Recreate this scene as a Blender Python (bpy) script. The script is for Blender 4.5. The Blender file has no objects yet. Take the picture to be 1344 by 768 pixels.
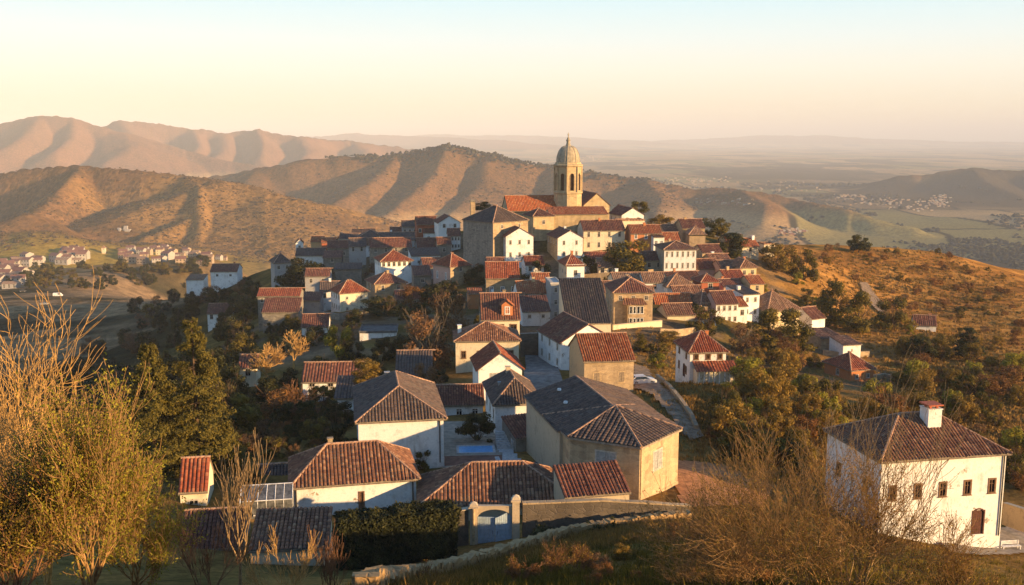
import bpy, math, random, time
import numpy as np
from mathutils import Vector, Matrix

C = bpy.context.scene.collection
SC = bpy.context.scene
rnd = random.Random(7)
R = math.radians

# ------------------------------------------------------------------ camera
F = 1300.0                      # focal length in pixels of a 1344 x 768 frame
PITCH = math.atan(206.0 / F)
cam_d = bpy.data.cameras.new('camera')
cam = bpy.data.objects.new('camera', cam_d)
C.objects.link(cam)
cam_d.sensor_width = 36.0
cam_d.lens = 36.0 * F / 1344.0
cam_d.clip_start = 0.5
cam_d.clip_end = 150000
cam.location = (0, 0, 0)
cam.rotation_euler = (math.pi / 2 - PITCH, 0, 0)
SC.camera = cam
CP, SP = math.cos(PITCH), math.sin(PITCH)

def ray(px, py):
    """direction through a pixel of the survey photograph, scaled so that y = 1"""
    a, b = (px - 672) / F, (384 - py) / F
    y = CP + b * SP
    return a / y, (b * CP - SP) / y          # x and z per metre of y

def at(px, py, Y):
    a, b = ray(px, py)
    return Vector((a * Y, Y, b * Y))

# ------------------------------------------------------------------ noise
def _hash(ix, iy, s):
    h = (ix.astype(np.int64) * 374761393 + iy.astype(np.int64) * 668265263 + s * 1442695041) & 0x7fffffff
    h = ((h ^ (h >> 13)) * 1274126177) & 0x7fffffff
    return ((h ^ (h >> 16)) & 0xffff) / 65535.0

def vnoise(x, y, s=0):
    ix, iy = np.floor(x), np.floor(y)
    fx, fy = x - ix, y - iy
    fx = fx * fx * fx * (fx * (fx * 6 - 15) + 10)
    fy = fy * fy * fy * (fy * (fy * 6 - 15) + 10)
    a, b = _hash(ix, iy, s), _hash(ix + 1, iy, s)
    c, d = _hash(ix, iy + 1, s), _hash(ix + 1, iy + 1, s)
    return (a + (b - a) * fx) * (1 - fy) + (c + (d - c) * fx) * fy

def fbm(x, y, n=4, s=0):
    t, amp, tot = 0.0, 1.0, 0.0
    for k in range(n):
        t = t + amp * (vnoise(x, y, s + k * 17) * 2 - 1)
        tot += amp
        x, y, amp = x * 2.03 + 11.3, y * 2.03 - 7.7, amp * 0.5
    return t / tot

def sstep(a, b, x):
    t = np.clip((x - a) / (b - a), 0, 1)
    return t * t * (3 - 2 * t)

# ------------------------------------------------------------------ terrain
NEAR = [  # survey points: pixel x, pixel y, distance
 (672,775,37),(520,775,50),(900,775,33),(1100,775,31),(1340,775,34),(300,775,44),(60,775,40),(760,768,40),
 (905,690,68),(700,732,64),(560,765,58),(650,716,85),(520,748,75),(400,745,78),(940,640,100),(829,657,100),
 (885,623,108),(625,592,117),(520,607,111),(460,668,100),(350,735,84),(590,640,105),(700,610,112),(760,620,108),
 (260,640,98),(150,640,95),(860,510,165),(815,475,195),(915,497,158),(960,500,150),(780,519,148),(700,490,165),(640,497,175),
 (690,470,185),(560,475,190),(600,555,134),(655,565,132),(720,600,116),
 (490,430,230),(450,407,270),(380,425,255),(290,432,330),(400,545,150),(330,505,170),(200,530,190),(430,500,175),
 (200,440,420),(150,425,480),(110,470,390),(250,400,420),(50,400,560),(60,440,450),(150,388,650),(40,372,760),
 (110,345,960),(60,352,900),(165,337,1040),(230,333,1040),(290,340,960),(200,352,880),(250,352,840),(120,365,760),(300,375,420),(350,380,335),(20,500,330),(60,560,230),
 (745,288,340),(680,338,312),(620,345,306),(820,335,300),(940,322,328),(1000,332,335),(880,360,280),(950,405,248),
 (900,425,228),(850,432,215),(740,425,232),(640,440,206),(530,383,300),(500,345,350),(430,348,380),(560,303,395),
 (470,312,410),(590,372,290),(680,390,270),(760,480,180),(600,430,215),
 (1130,325,420),(1060,327,420),(1200,325,430),(1290,345,432),(1344,362,405),(1460,372,400),(1200,400,330),(1300,450,250),(1344,520,190),
 (1216,432,272),(1130,475,228),(1000,470,220),(1000,420,262),(1040,380,300),(1050,560,140),(1150,560,150),(1340,600,150),(1340,665,122),
 (1250,706,109),(1150,690,108),(1060,690,95),(1000,720,62),(1450,600,140),(1090,648,118),(1160,400,322),
]
EXTRA = [  # x, y, z of ground the photograph does not show
 (0,0,-2),(20,-5,-2),(-25,5,-6),(0,20,-10.5),(55,10,-12),(55,34,-27),(90,10,-28),(130,50,-42),(120,100,-46),(-60,20,-24),(-90,60,-36),
 (60,-60,0),(150,-40,-20),(-80,-60,-10),(200,100,-60),
 (0,430,-52),(0,520,-90),(-120,520,-75),(60,480,-72),(0,700,-140),(-150,700,-128),(150,430,-55),(150,520,-85),(200,700,-150),(250,520,-85),
 (-250,800,-150),(-250,1000,-165),(0,1000,-185),(250,1000,-190),(400,700,-140),(400,520,-85),(300,1200,-200),(0,1300,-195),(-300,1250,-175),
 (-600,1200,-160),(-700,900,-140),(-600,600,-125),(-500,300,-115),(-300,150,-85),(-500,50,-110),(600,1000,-195),(600,400,-95),(400,250,-75),(500,0,-85),
 (-200,50,-62),(-120,170,-72),(300,0,-60),(700,1250,-200),
]
_P = [tuple(at(*p)) for p in NEAR] + EXTRA
_PX = np.array(_P, dtype=float)
_C2 = 18.0 ** 2
def _kern(dx, dy):
    return -np.sqrt(dx * dx + dy * dy + _C2)
_n = len(_PX)
_A = np.zeros((_n + 3, _n + 3))
_A[:_n, :_n] = _kern(_PX[:, None, 0] - _PX[None, :, 0], _PX[:, None, 1] - _PX[None, :, 1]) + np.eye(_n) * 2.0
_A[:_n, _n] = 1; _A[:_n, _n + 1] = _PX[:, 0] / 500; _A[:_n, _n + 2] = _PX[:, 1] / 500
_A[_n:, :_n] = _A[:_n, _n:].T
_W = np.linalg.solve(_A, np.concatenate([_PX[:, 2], np.zeros(3)]))

def near_h(x, y):
    h = _W[_n] + _W[_n + 1] * x / 500 + _W[_n + 2] * y / 500
    for i in range(_n):
        h = h + _W[i] * _kern(x - _PX[i, 0], y - _PX[i, 1])
    return h

RIDGES = [  # slope, polyline of (pixel x, pixel y, distance)
 (1.1, [(-220,262,1950),(-80,236,1900),(0,227,1850),(60,220,1850),(110,214,1850),(170,221,1820),(235,229,1780),(310,237,1750),(400,262,1700),(520,300,1650),(600,335,1640)]),
 (.64, [(-60,232,1890),(-80,262,1720),(-90,300,1560)]),
 (.64, [(112,214,1850),(84,240,1740),(52,264,1650),(24,288,1560),(0,312,1480)]),
 (.66, [(243,230,1780),(262,246,1700),(258,268,1620),(262,288,1560),(258,312,1490)]),
 (.60, [(250,285,1580),(205,305,1500),(160,328,1430)]),
 (.36, [(440,276,1685),(455,298,1630),(450,318,1580)]),
 (.26, [(300,236,1750),(345,262,1690),(352,295,1600),(338,326,1500)]),
 (.26, [(420,268,1690),(428,298,1620),(415,325,1550)]),
 (.16, [(-120,322,1270),(-40,312,1270),(0,309,1275),(40,307,1275),(80,311,1270),(130,320,1260),(190,331,1240)]),
 (.30, [(20,284,1420),(60,300,1400),(115,318,1360)]),
 (1.0, [(270,233,3000),(330,223,2950),(430,208,2900),(520,200,2850),(560,195,2830),(592,190,2800),(625,193,2800),(650,200,2800),(700,212,2800),(760,226,2800),(850,236,2750),(950,250,2650),(1030,262,2550),(1120,278,2400),(1200,300,2300)]),
 (.44, [(345,221,2950),(325,242,2750),(300,262,2600)]),
 (.60, [(520,200,2850),(498,226,2680),(468,252,2500),(440,270,2380)]),
 (.60, [(596,190,2800),(575,226,2620),(535,258,2430),(500,282,2300)]),
 (.42, [(662,202,2800),(655,236,2620),(620,268,2440),(580,292,2300)]),
 (.5, [(735,220,2800),(745,250,2580),(720,278,2400)]),
 (.42, [(850,236,2750),(880,258,2520),(870,285,2300)]),
 (.40, [(960,252,2600),(995,272,2350),(990,295,2200)]),
 (.50, [(-300,185,5600),(-100,172,5600),(0,161,5500),(40,154,5500),(100,154,5500),(140,165,5450),(200,186,5300),(280,206,5100),(340,218,4900)]),
 (.55, [(40,154,5500),(20,180,5000),(-20,200,4700)]),
 (.55, [(100,154,5500),(95,180,5100),(60,203,4700)]),
 (.36, [(160,172,5400),(180,190,5000),(150,210,4600)]),
 (.80, [(135,172,6600),(146,163,6600),(163,157,6600),(200,161,6550),(240,167,6500),(300,173,6500),(342,170,6500),(400,181,6400),(430,184,6600),(500,188,6700),(560,195,6600),(640,206,6400),(700,220,6300)]),
 (.62, [(163,157,6600),(178,180,6100),(170,196,5700)]),
 (.62, [(250,168,6500),(262,190,6000),(245,206,5600)]),
 (.62, [(300,173,6500),(300,195,5950),(285,212,5500)]),
 (.62, [(342,170,6500),(355,192,5950),(345,212,5500)]),
 (.62, [(400,181,6400),(415,200,5900),(400,215,5500)]),
 (.62, [(470,187,6650),(480,200,6200),(465,212,5800)]),
 (.34, [(1110,255,4300),(1150,246,4300),(1200,231,4200),(1270,222,4200),(1344,226,4200),(1460,232,4300),(1700,250,4300)]),
 (.36, [(1270,222,4200),(1300,245,3800),(1330,262,3500)]),
 (.36, [(1340,226,4200),(1385,250,3700),(1420,265,3400)]),
 (.16, [(1170,300,2800),(1250,292,2750),(1344,284,2700),(1500,280,2700)]),
 (.10, [(1040,252,5600),(1000,246,5800),(960,250,5600)]),
 (.10, [(380,182,15000),(470,176,16000),(560,180,16000),(640,184,15000)]),
 (.10, [(560,177,21000),(700,178,21000),(850,186,21000)]),
 (.09, [(800,188,22000),(900,184,24000),(1000,178,25000),(1080,178,25000),(1150,182,25000),(1260,186,24000),(1400,188,24000)]),
]
_SEG = []
for sl, pl in RIDGES:
    w = [tuple(at(*p)) for p in pl]
    for a, b in zip(w[:-1], w[1:]):
        _SEG.append((sl, a, b))

def far_h(x, y):
    r = np.sqrt(x * x + y * y)
    plain = -232 + 14 * fbm(x / 900, y / 900, 3, 5) - 20 * sstep(1500, 5000, x) + 50 * sstep(-200, -900, x) * sstep(4500, 1500, y)
    sc = np.clip(y / 2500, .45, 3)
    wx = x + 58 * sc * fbm(x / (330 * sc), y / (260 * sc), 4, 31)
    wy = y + 58 * sc * fbm(x / (330 * sc), y / (260 * sc), 4, 57)
    best = np.full(x.shape, -1e9)
    for sl, a, b in _SEG:
        vx, vy = b[0] - a[0], b[1] - a[1]
        L2 = vx * vx + vy * vy
        t = np.clip(((wx - a[0]) * vx + (wy - a[1]) * vy) / L2, 0, 1)
        d = np.sqrt((wx - a[0] - vx * t) ** 2 + (wy - a[1] - vy * t) ** 2 + (a[1] * .005) ** 2) - a[1] * .005
        z = a[2] + (b[2] - a[2]) * t
        best = np.maximum(best, z - sl * d)
    k = 14.0 * sc
    m = np.maximum(best, plain)
    h = m + k * np.log1p(np.exp(-np.abs(best - plain) / k))
    up = sstep(0, 60, h - plain)
    h = h + up * sc * (10 * fbm(x / (150 * sc), y / (120 * sc), 4, 77) + 2.0 * fbm(x / 22, y / 22, 2, 91))
    return h

def ground_h(x, y):
    x, y = np.asarray(x, float), np.asarray(y, float)
    r = np.sqrt(x * x + y * y)
    t = sstep(950, 1420, r)
    h = np.zeros(np.broadcast(x, y).shape)
    n, f = t < 1, t > 0
    hn = np.zeros_like(h); hf = np.zeros_like(h)
    if n.any():
        hn[n] = near_h(x[n], y[n]) + (.28 * fbm(x[n] / 9, y[n] / 9, 3, 3)) * sstep(20, 60, r[n]) + 2.2 * fbm(x[n] / 60, y[n] / 60, 3, 23) * sstep(330, 520, r[n])
    if f.any():
        hf[f] = far_h(x[f], y[f])
    return hn * (1 - t) + hf * t

def gz(x, y):
    return float(ground_h(np.array([x]), np.array([y]))[0])

_YS = np.exp(np.linspace(math.log(14), math.log(1300), 230))
def hit(px, py):
    """where the sight line through a pixel meets the ground"""
    a, b = ray(px, py); ys = _YS
    for k in range(2):
        h = ground_h(a * ys, ys)
        below = b * ys <= h
        i = max(int(np.argmax(below)) if below.any() else len(ys) - 1, 1)
        y0, y1 = ys[i - 1], ys[i]
        if k == 0: ys = np.linspace(y0, y1, 12)
    d0, d1 = b * y0 - h[i - 1], b * y1 - h[i]
    t = d0 / (d0 - d1) if d0 != d1 else 0
    Y = y0 + (y1 - y0) * min(max(t, 0), 1)
    return Vector((a * Y, Y, b * Y))

def hits(px, py, lo=14, hi=700, m=260):
    """ground points under many pixels at once"""
    b_ = (384 - np.asarray(py, float)) / F; y_ = CP + b_ * SP; a = (np.asarray(px, float) - 672) / F / y_; b = (b_ * CP - SP) / y_
    ys = np.exp(np.linspace(math.log(lo), math.log(hi), m)); out = np.full(len(a), hi, float)
    done = np.zeros(len(a), bool); prev = None
    for k in range(0, m):
        i = ~done
        if not i.any(): break
        h = near_h(a[i] * ys[k], np.full(i.sum(), ys[k])); below = b[i] * ys[k] <= h
        j = np.where(i)[0][below]; out[j] = ys[k]; done[j] = True
    return a * out, out

# ------------------------------------------------------------------ node helpers
def new_mat(name):
    m = bpy.data.materials.new(name); m.use_nodes = True
    nt = m.node_tree; nt.nodes.clear()
    out = nt.nodes.new('ShaderNodeOutputMaterial')
    p = nt.nodes.new('ShaderNodeBsdfPrincipled')
    nt.links.new(p.outputs[0], out.inputs[0])
    p.inputs['Specular IOR Level'].default_value = .25
    p.inputs['Roughness'].default_value = .85
    return m, nt, p

class N:
    """short hand for building node trees"""
    def __init__(s, nt): s.nt = nt
    def node(s, kind, **kw):
        n = s.nt.nodes.new(kind)
        for k, v in kw.items(): setattr(n, k, v)
        return n
    def put(s, sock, v):
        if isinstance(v, bpy.types.NodeSocket): s.nt.links.new(v, sock)
        elif v is not None:
            if hasattr(sock, 'default_value'):
                try: sock.default_value = v
                except Exception: sock.default_value = tuple(v) + (1,)
    def noise(s, vec, scale, detail=4, rough=.6, dist=0):
        n = s.node('ShaderNodeTexNoise'); s.put(n.inputs['Vector'], vec)
        n.inputs['Scale'].default_value = scale; n.inputs['Detail'].default_value = detail
        n.inputs['Roughness'].default_value = rough; n.inputs['Distortion'].default_value = dist
        return n.outputs['Fac']
    def voro(s, vec, scale, feature='F1', out='Distance', rand=1):
        n = s.node('ShaderNodeTexVoronoi', feature=feature); s.put(n.inputs['Vector'], vec)
        n.inputs['Scale'].default_value = scale; n.inputs['Randomness'].default_value = rand
        return n.outputs[out]
    def math(s, op, a, b=None, c=None, clamp=False):
        n = s.node('ShaderNodeMath', operation=op, use_clamp=clamp)
        s.put(n.inputs[0], a)
        if b is not None: s.put(n.inputs[1], b)
        if c is not None: s.put(n.inputs[2], c)
        return n.outputs[0]
    def ramp(s, fac, a, b, lo=0., hi=1.):
        n = s.node('ShaderNodeMapRange', clamp=True, interpolation_type='SMOOTHSTEP')
        s.put(n.inputs['Value'], fac)
        n.inputs['From Min'].default_value = a; n.inputs['From Max'].default_value = b
        n.inputs['To Min'].default_value = lo; n.inputs['To Max'].default_value = hi
        return n.outputs[0]
    def mix(s, fac, a, b, mode='MIX'):
        n = s.node('ShaderNodeMix', data_type='RGBA', blend_type=mode)
        s.put(n.inputs[0], fac)
        for i, v in ((6, a), (7, b)):
            if isinstance(v, tuple) and len(v) == 3: v = v + (1,)
            s.put(n.inputs[i], v)
        return n.outputs[2]
    def scale(s, vec, v):
        n = s.node('ShaderNodeVectorMath', operation='MULTIPLY')
        s.put(n.inputs[0], vec); n.inputs[1].default_value = v
        return n.outputs[0]
    def bump(s, h, strength, dist):
        n = s.node('ShaderNodeBump'); s.put(n.inputs['Height'], h)
        n.inputs['Strength'].default_value = strength; n.inputs['Distance'].default_value = dist
        return n.outputs[0]
    def coord(s, which='Object'):
        return s.node('ShaderNodeTexCoord').outputs[which]
    def attr(s, name):
        return s.node('ShaderNodeAttribute', attribute_name=name)
    def rgb(s, c):
        n = s.node('ShaderNodeRGB'); n.outputs[0].default_value = tuple(c) + (1,)
        return n.outputs[0]

# ------------------------------------------------------------------ light, sky, air
SUN_EL = R(10.0)
sx, sy = .90, -.435
SUN = Vector((sx * math.cos(SUN_EL), sy * math.cos(SUN_EL), math.sin(SUN_EL))).normalized()
sd = bpy.data.lights.new('sun', 'SUN'); sd.energy = 5.0; sd.angle = R(.55); sd.color = (1.0, .64, .30)
so = bpy.data.objects.new('sun', sd); C.objects.link(so)
so.rotation_euler = (-SUN).to_track_quat('-Z', 'Y').to_euler()
w = bpy.data.worlds.new('World'); SC.world = w; w.use_nodes = True
nt = w.node_tree; n = N(nt)
bg = nt.nodes['Background']
sky = n.node('ShaderNodeTexSky', sky_type='NISHITA', sun_disc=False)
sky.sun_elevation = SUN_EL; sky.sun_rotation = math.atan2(sx, sy)
sky.air_density = 1.0; sky.dust_density = 2.0; sky.ozone_density = 1.0; sky.altitude = 600
# hand-set sky colours by height; unseen upper sky tuned to tint shadows blue
tc = n.node('ShaderNodeTexCoord'); sep = n.node('ShaderNodeSeparateXYZ')
nt.links.new(tc.outputs['Generated'], sep.inputs[0])
ramp = n.node('ShaderNodeValToRGB')
z = sep.outputs['Z']
nt.links.new(z, ramp.inputs[0])
SKYR = [(0.0, (8.9, 7.0, 4.7)), (.03, (9.2, 7.9, 5.7)), (.062, (9.1, 8.7, 7.2)), (.092, (8.0, 8.7, 8.3)), (.135, (6.1, 8.3, 8.9)), (.22, (4.8, 7.6, 9.2)), (.42, (1.4, 3.1, 5.6)), (1.0, (.5, 1.7, 4.4))]
cr = ramp.color_ramp
while len(cr.elements) < len(SKYR): cr.elements.new(.5)
for e, (pos, col) in zip(cr.elements, SKYR):
    e.position = pos; e.color = tuple(c / 10 for c in col) + (1,)
sky_grad = n.mix(1.0, ramp.outputs[0], (10, 10, 10), 'MULTIPLY')
nt.links.new(n.mix(.95, sky.outputs[0], sky_grad), bg.inputs[0])
bg.inputs[1].default_value = .05

SC.render.engine = 'CYCLES'
SC.view_settings.view_transform = 'Standard'
SC.view_settings.look = 'None'
SC.view_settings.exposure = 1.3
SC.view_settings.gamma = 1
SC.cycles.max_bounces = 5
SC.cycles.diffuse_bounces = 2
SC.cycles.transparent_max_bounces = 8
SC.cycles.volume_bounces = 0
SC.cycles.use_denoising = True
SC.cycles.caustics_reflective = False; SC.cycles.caustics_refractive = False

def link(name, me, parent=None):
    o = bpy.data.objects.new(name, me); C.objects.link(o)
    if parent is not None: o.parent = parent
    return o

def haze_box():
    x0, x1, y0, y1, z0, z1 = -45000, 45000, -3000, 45000, -420, 330
    v = [(x0,y0,z0),(x1,y0,z0),(x1,y1,z0),(x0,y1,z0),(x0,y0,z1),(x1,y0,z1),(x1,y1,z1),(x0,y1,z1)]
    f = [(0,3,2,1),(4,5,6,7),(0,1,5,4),(1,2,6,5),(2,3,7,6),(3,0,4,7)]
    me = bpy.data.meshes.new('haze'); me.from_pydata(v, [], f)
    o = link('haze', me); o['kind'] = 'stuff'; o['label'] = 'thin evening haze over the valley and the far plain'
    m = bpy.data.materials.new('haze'); m.use_nodes = True; nt = m.node_tree; nt.nodes.clear()
    out = nt.nodes.new('ShaderNodeOutputMaterial'); p = nt.nodes.new('ShaderNodeVolumePrincipled')
    p.inputs['Color'].default_value = HAZE_COL + (1,)
    p.inputs['Density'].default_value = HAZE_D
    p.inputs['Anisotropy'].default_value = -0.15
    nt.links.new(p.outputs[0], out.inputs['Volume'])
    me.materials.append(m)
HAZE_COL = (.88, .93, 1.0)
HAZE_D = 8.5e-5
haze_box()

# ------------------------------------------------------------------ the ground sheet
def build_ground():
    a0 = np.radians(np.concatenate([np.linspace(-115, -31, 40)[:-1], np.linspace(-31, 31, 640), np.linspace(31, 140, 50)[1:]]))
    rr = np.concatenate([np.linspace(2, 12, 6)[:-1], np.exp(np.linspace(math.log(12), math.log(700), 420))[:-1], np.exp(np.linspace(math.log(700), math.log(60000), 520))])
    na, nr = len(a0), len(rr)
    rg, ag = np.meshgrid(rr, a0, indexing='ij')
    x, y = rg * np.sin(ag), rg * np.cos(ag)
    z = ground_h(x.ravel(), y.ravel()).reshape(x.shape)
    co = np.stack([x, y, z], -1).reshape(-1, 3)
    i, j = np.meshgrid(np.arange(nr - 1), np.arange(na - 1), indexing='ij')
    k = (i * na + j).ravel()
    q = np.stack([k, k + 1, k + na + 1, k + na], -1)[:, ::-1]
    me = bpy.data.meshes.new('ground')
    me.vertices.add(len(co)); me.vertices.foreach_set('co', co.astype(np.float32).ravel())
    me.loops.add(q.size); me.loops.foreach_set('vertex_index', q.astype(np.int32).ravel())
    me.polygons.add(len(q)); me.polygons.foreach_set('loop_start', np.arange(0, q.size, 4, dtype=np.int32))
    me.update(calc_edges=True)
    me.polygons.foreach_set('use_smooth', np.ones(len(q), bool))
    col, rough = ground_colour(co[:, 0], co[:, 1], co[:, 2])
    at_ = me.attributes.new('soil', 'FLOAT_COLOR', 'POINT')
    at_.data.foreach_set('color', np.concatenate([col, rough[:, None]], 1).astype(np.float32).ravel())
    o = link('ground', me); o['kind'] = 'structure'
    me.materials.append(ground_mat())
    return o

def lerp(a, b, t): return a + (np.asarray(b) - a) * t[:, None]

def ground_colour(x, y, z):
    r = np.sqrt(x * x + y * y)
    n1, n2, n3 = fbm(x / 70, y / 70, 4, 101), fbm(x / 14, y / 14, 3, 131), fbm(x / 400, y / 400, 4, 151)
    col = np.tile(np.array([.15, .11, .038]), (len(x), 1))            # green-brown grass of the village slopes
    col = lerp(col, (.25, .15, .05), sstep(-.15, .3, n2))
    px = np.where(y > 1, 672 + F * (x / np.maximum(y, 1)), 0)
    rh = sstep(48, 105, x + .12 * (y - 250) * -1 + 12 * n1) * sstep(170, 230, y) * sstep(700, 480, y)      # dry hill
    col = lerp(col, (.48, .24, .065), rh)
    col = lerp(col, (.34, .16, .045), rh * sstep(0, .25, n2))
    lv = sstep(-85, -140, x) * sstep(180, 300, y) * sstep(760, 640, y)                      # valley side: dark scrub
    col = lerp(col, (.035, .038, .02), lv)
    vf = sstep(-78, -92, z) * sstep(320, 420, y) * (r < 1500)          # valley floor fields
    col = lerp(col, (.32, .215, .12), vf * sstep(-.4, 0, n1))
    col = lerp(col, (.05, .05, .03), vf * sstep(.1, .4, fbm(x / 90, y / 40, 3, 171)))
    vil = sstep(185, 205, y) * sstep(420, 370, y) * sstep(-95, -75, x) * sstep(100, 75, x)
    col = lerp(col, (.17, .125, .08), vil * sstep(-.3, .1, n2))
    rise = sstep(780, 900, y) * (r < 1500) * sstep(-60, -160, x)
    col = lerp(col, (.30, .19, .08), rise * sstep(-.3, .1, n1))
    mead = sstep(1120, 1180, r) * sstep(1520, 1450, r) * sstep(-250, -420, x)
    col = lerp(col, (.36, .25, .05), mead)
    far = sstep(1300, 1500, r)
    hill = np.tile(np.array([.22, .12, .055]), (len(x), 1))
    hill = lerp(hill, (.18, .10, .045), sstep(-.1, .35, fbm(x / 130, y / 130, 4, 191)))
    hill = lerp(hill, (.29, .165, .06), sstep(.05, .4, fbm(x / 240, y / 240, 3, 197)) * (r < 2200))
    hill = lerp(hill, (.27, .145, .09), sstep(3600, 4600, r) * (x < 500))
    fx, fy = x / 340 + .25 * fbm(x / 500, y / 500, 2, 211), y / 620 + .2 * fbm(x / 600, y / 600, 2, 223)
    cell = _hash(np.floor(fx + .35 * np.floor(fy)), np.floor(fy), 7)
    plain = np.tile(np.array([.36, .24, .12]), (len(x), 1))
    plain = lerp(plain, (.26, .22, .09), (cell > .45).astype(float))
    plain = lerp(plain, (.46, .31, .15), (cell > .72).astype(float))
    plain = lerp(plain, (.10, .08, .05), sstep(.12, .3, fbm(x / 420, y / 800, 4, 233)))
    edge = np.minimum(np.abs(fx + .35 * np.floor(fy) - np.round(fx + .35 * np.floor(fy))) * 340, np.abs(fy - np.round(fy)) * 620)
    plain = lerp(plain, (.04, .04, .028), sstep(14, 5, edge) * (r < 9000))
    hd = sstep(900, 1300, x) * sstep(2900, 3300, y) * (y < 6000)  # far hill toned dark in the colour to stand for its shaded face
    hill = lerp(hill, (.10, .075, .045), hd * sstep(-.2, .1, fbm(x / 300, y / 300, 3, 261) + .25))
    onhill = sstep(-196, -170, z + 6 * n1)
    fc = lerp(plain, 0, np.zeros(len(x))) * (1 - onhill)[:, None] + hill * onhill[:, None]
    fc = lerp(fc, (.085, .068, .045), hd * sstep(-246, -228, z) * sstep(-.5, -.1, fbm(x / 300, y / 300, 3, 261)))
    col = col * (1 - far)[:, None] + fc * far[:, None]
    rough = far * onhill * sstep(9000, 3000, r) + (1 - far) * np.clip(rh * .35 + lv * .8, 0, 1)
    return col, rough

def ground_mat():
    m, nt, p = new_mat('ground'); n = N(nt)
    a = n.attr('soil'); pos = n.node('ShaderNodeNewGeometry').outputs['Position']
    fl = n.scale(pos, (1, 1, 0))
    fine = n.noise(pos, 1.3, 6, .7)
    mid = n.noise(pos, .12, 5, .65)
    c = n.mix(1, a.outputs['Color'], n.mix(n.ramp(mid, .3, .7), (.62, .62, .62), (1.25, 1.22, 1.15)), 'MULTIPLY')
    c = n.mix(.8, c, n.mix(n.ramp(fine, .3, .7), (.55, .55, .55), (1.35, 1.3, 1.2)), 'MULTIPLY')
    # scrub dotted over the open hills
    v = n.voro(fl, .085, out='Distance'); big = n.noise(fl, .009, 4, .6)
    dot = n.math('MULTIPLY', n.ramp(v, .62, .30), n.ramp(big, .40, .58))
    v2 = n.voro(fl, .19, out='Distance')
    dot = n.math('MAXIMUM', dot, n.math('MULTIPLY', n.ramp(v2, .5, .25), n.ramp(n.noise(fl, .02, 3), .42, .55)))
    dot = n.math('MULTIPLY', dot, a.outputs['Alpha'])
    c = n.mix(n.math('MULTIPLY', dot, .55), c, (.06, .045, .022))
    n.put(p.inputs['Base Color'], c)
    hgt = n.math('ADD', n.math('MULTIPLY', fine, .35), n.math('MULTIPLY', dot, 1.2))
    n.put(p.inputs['Normal'], n.bump(hgt, .6, 1.0))
    p.inputs['Roughness'].default_value = 1; p.inputs['Specular IOR Level'].default_value = 0
    return m
GROUND = build_ground()
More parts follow.
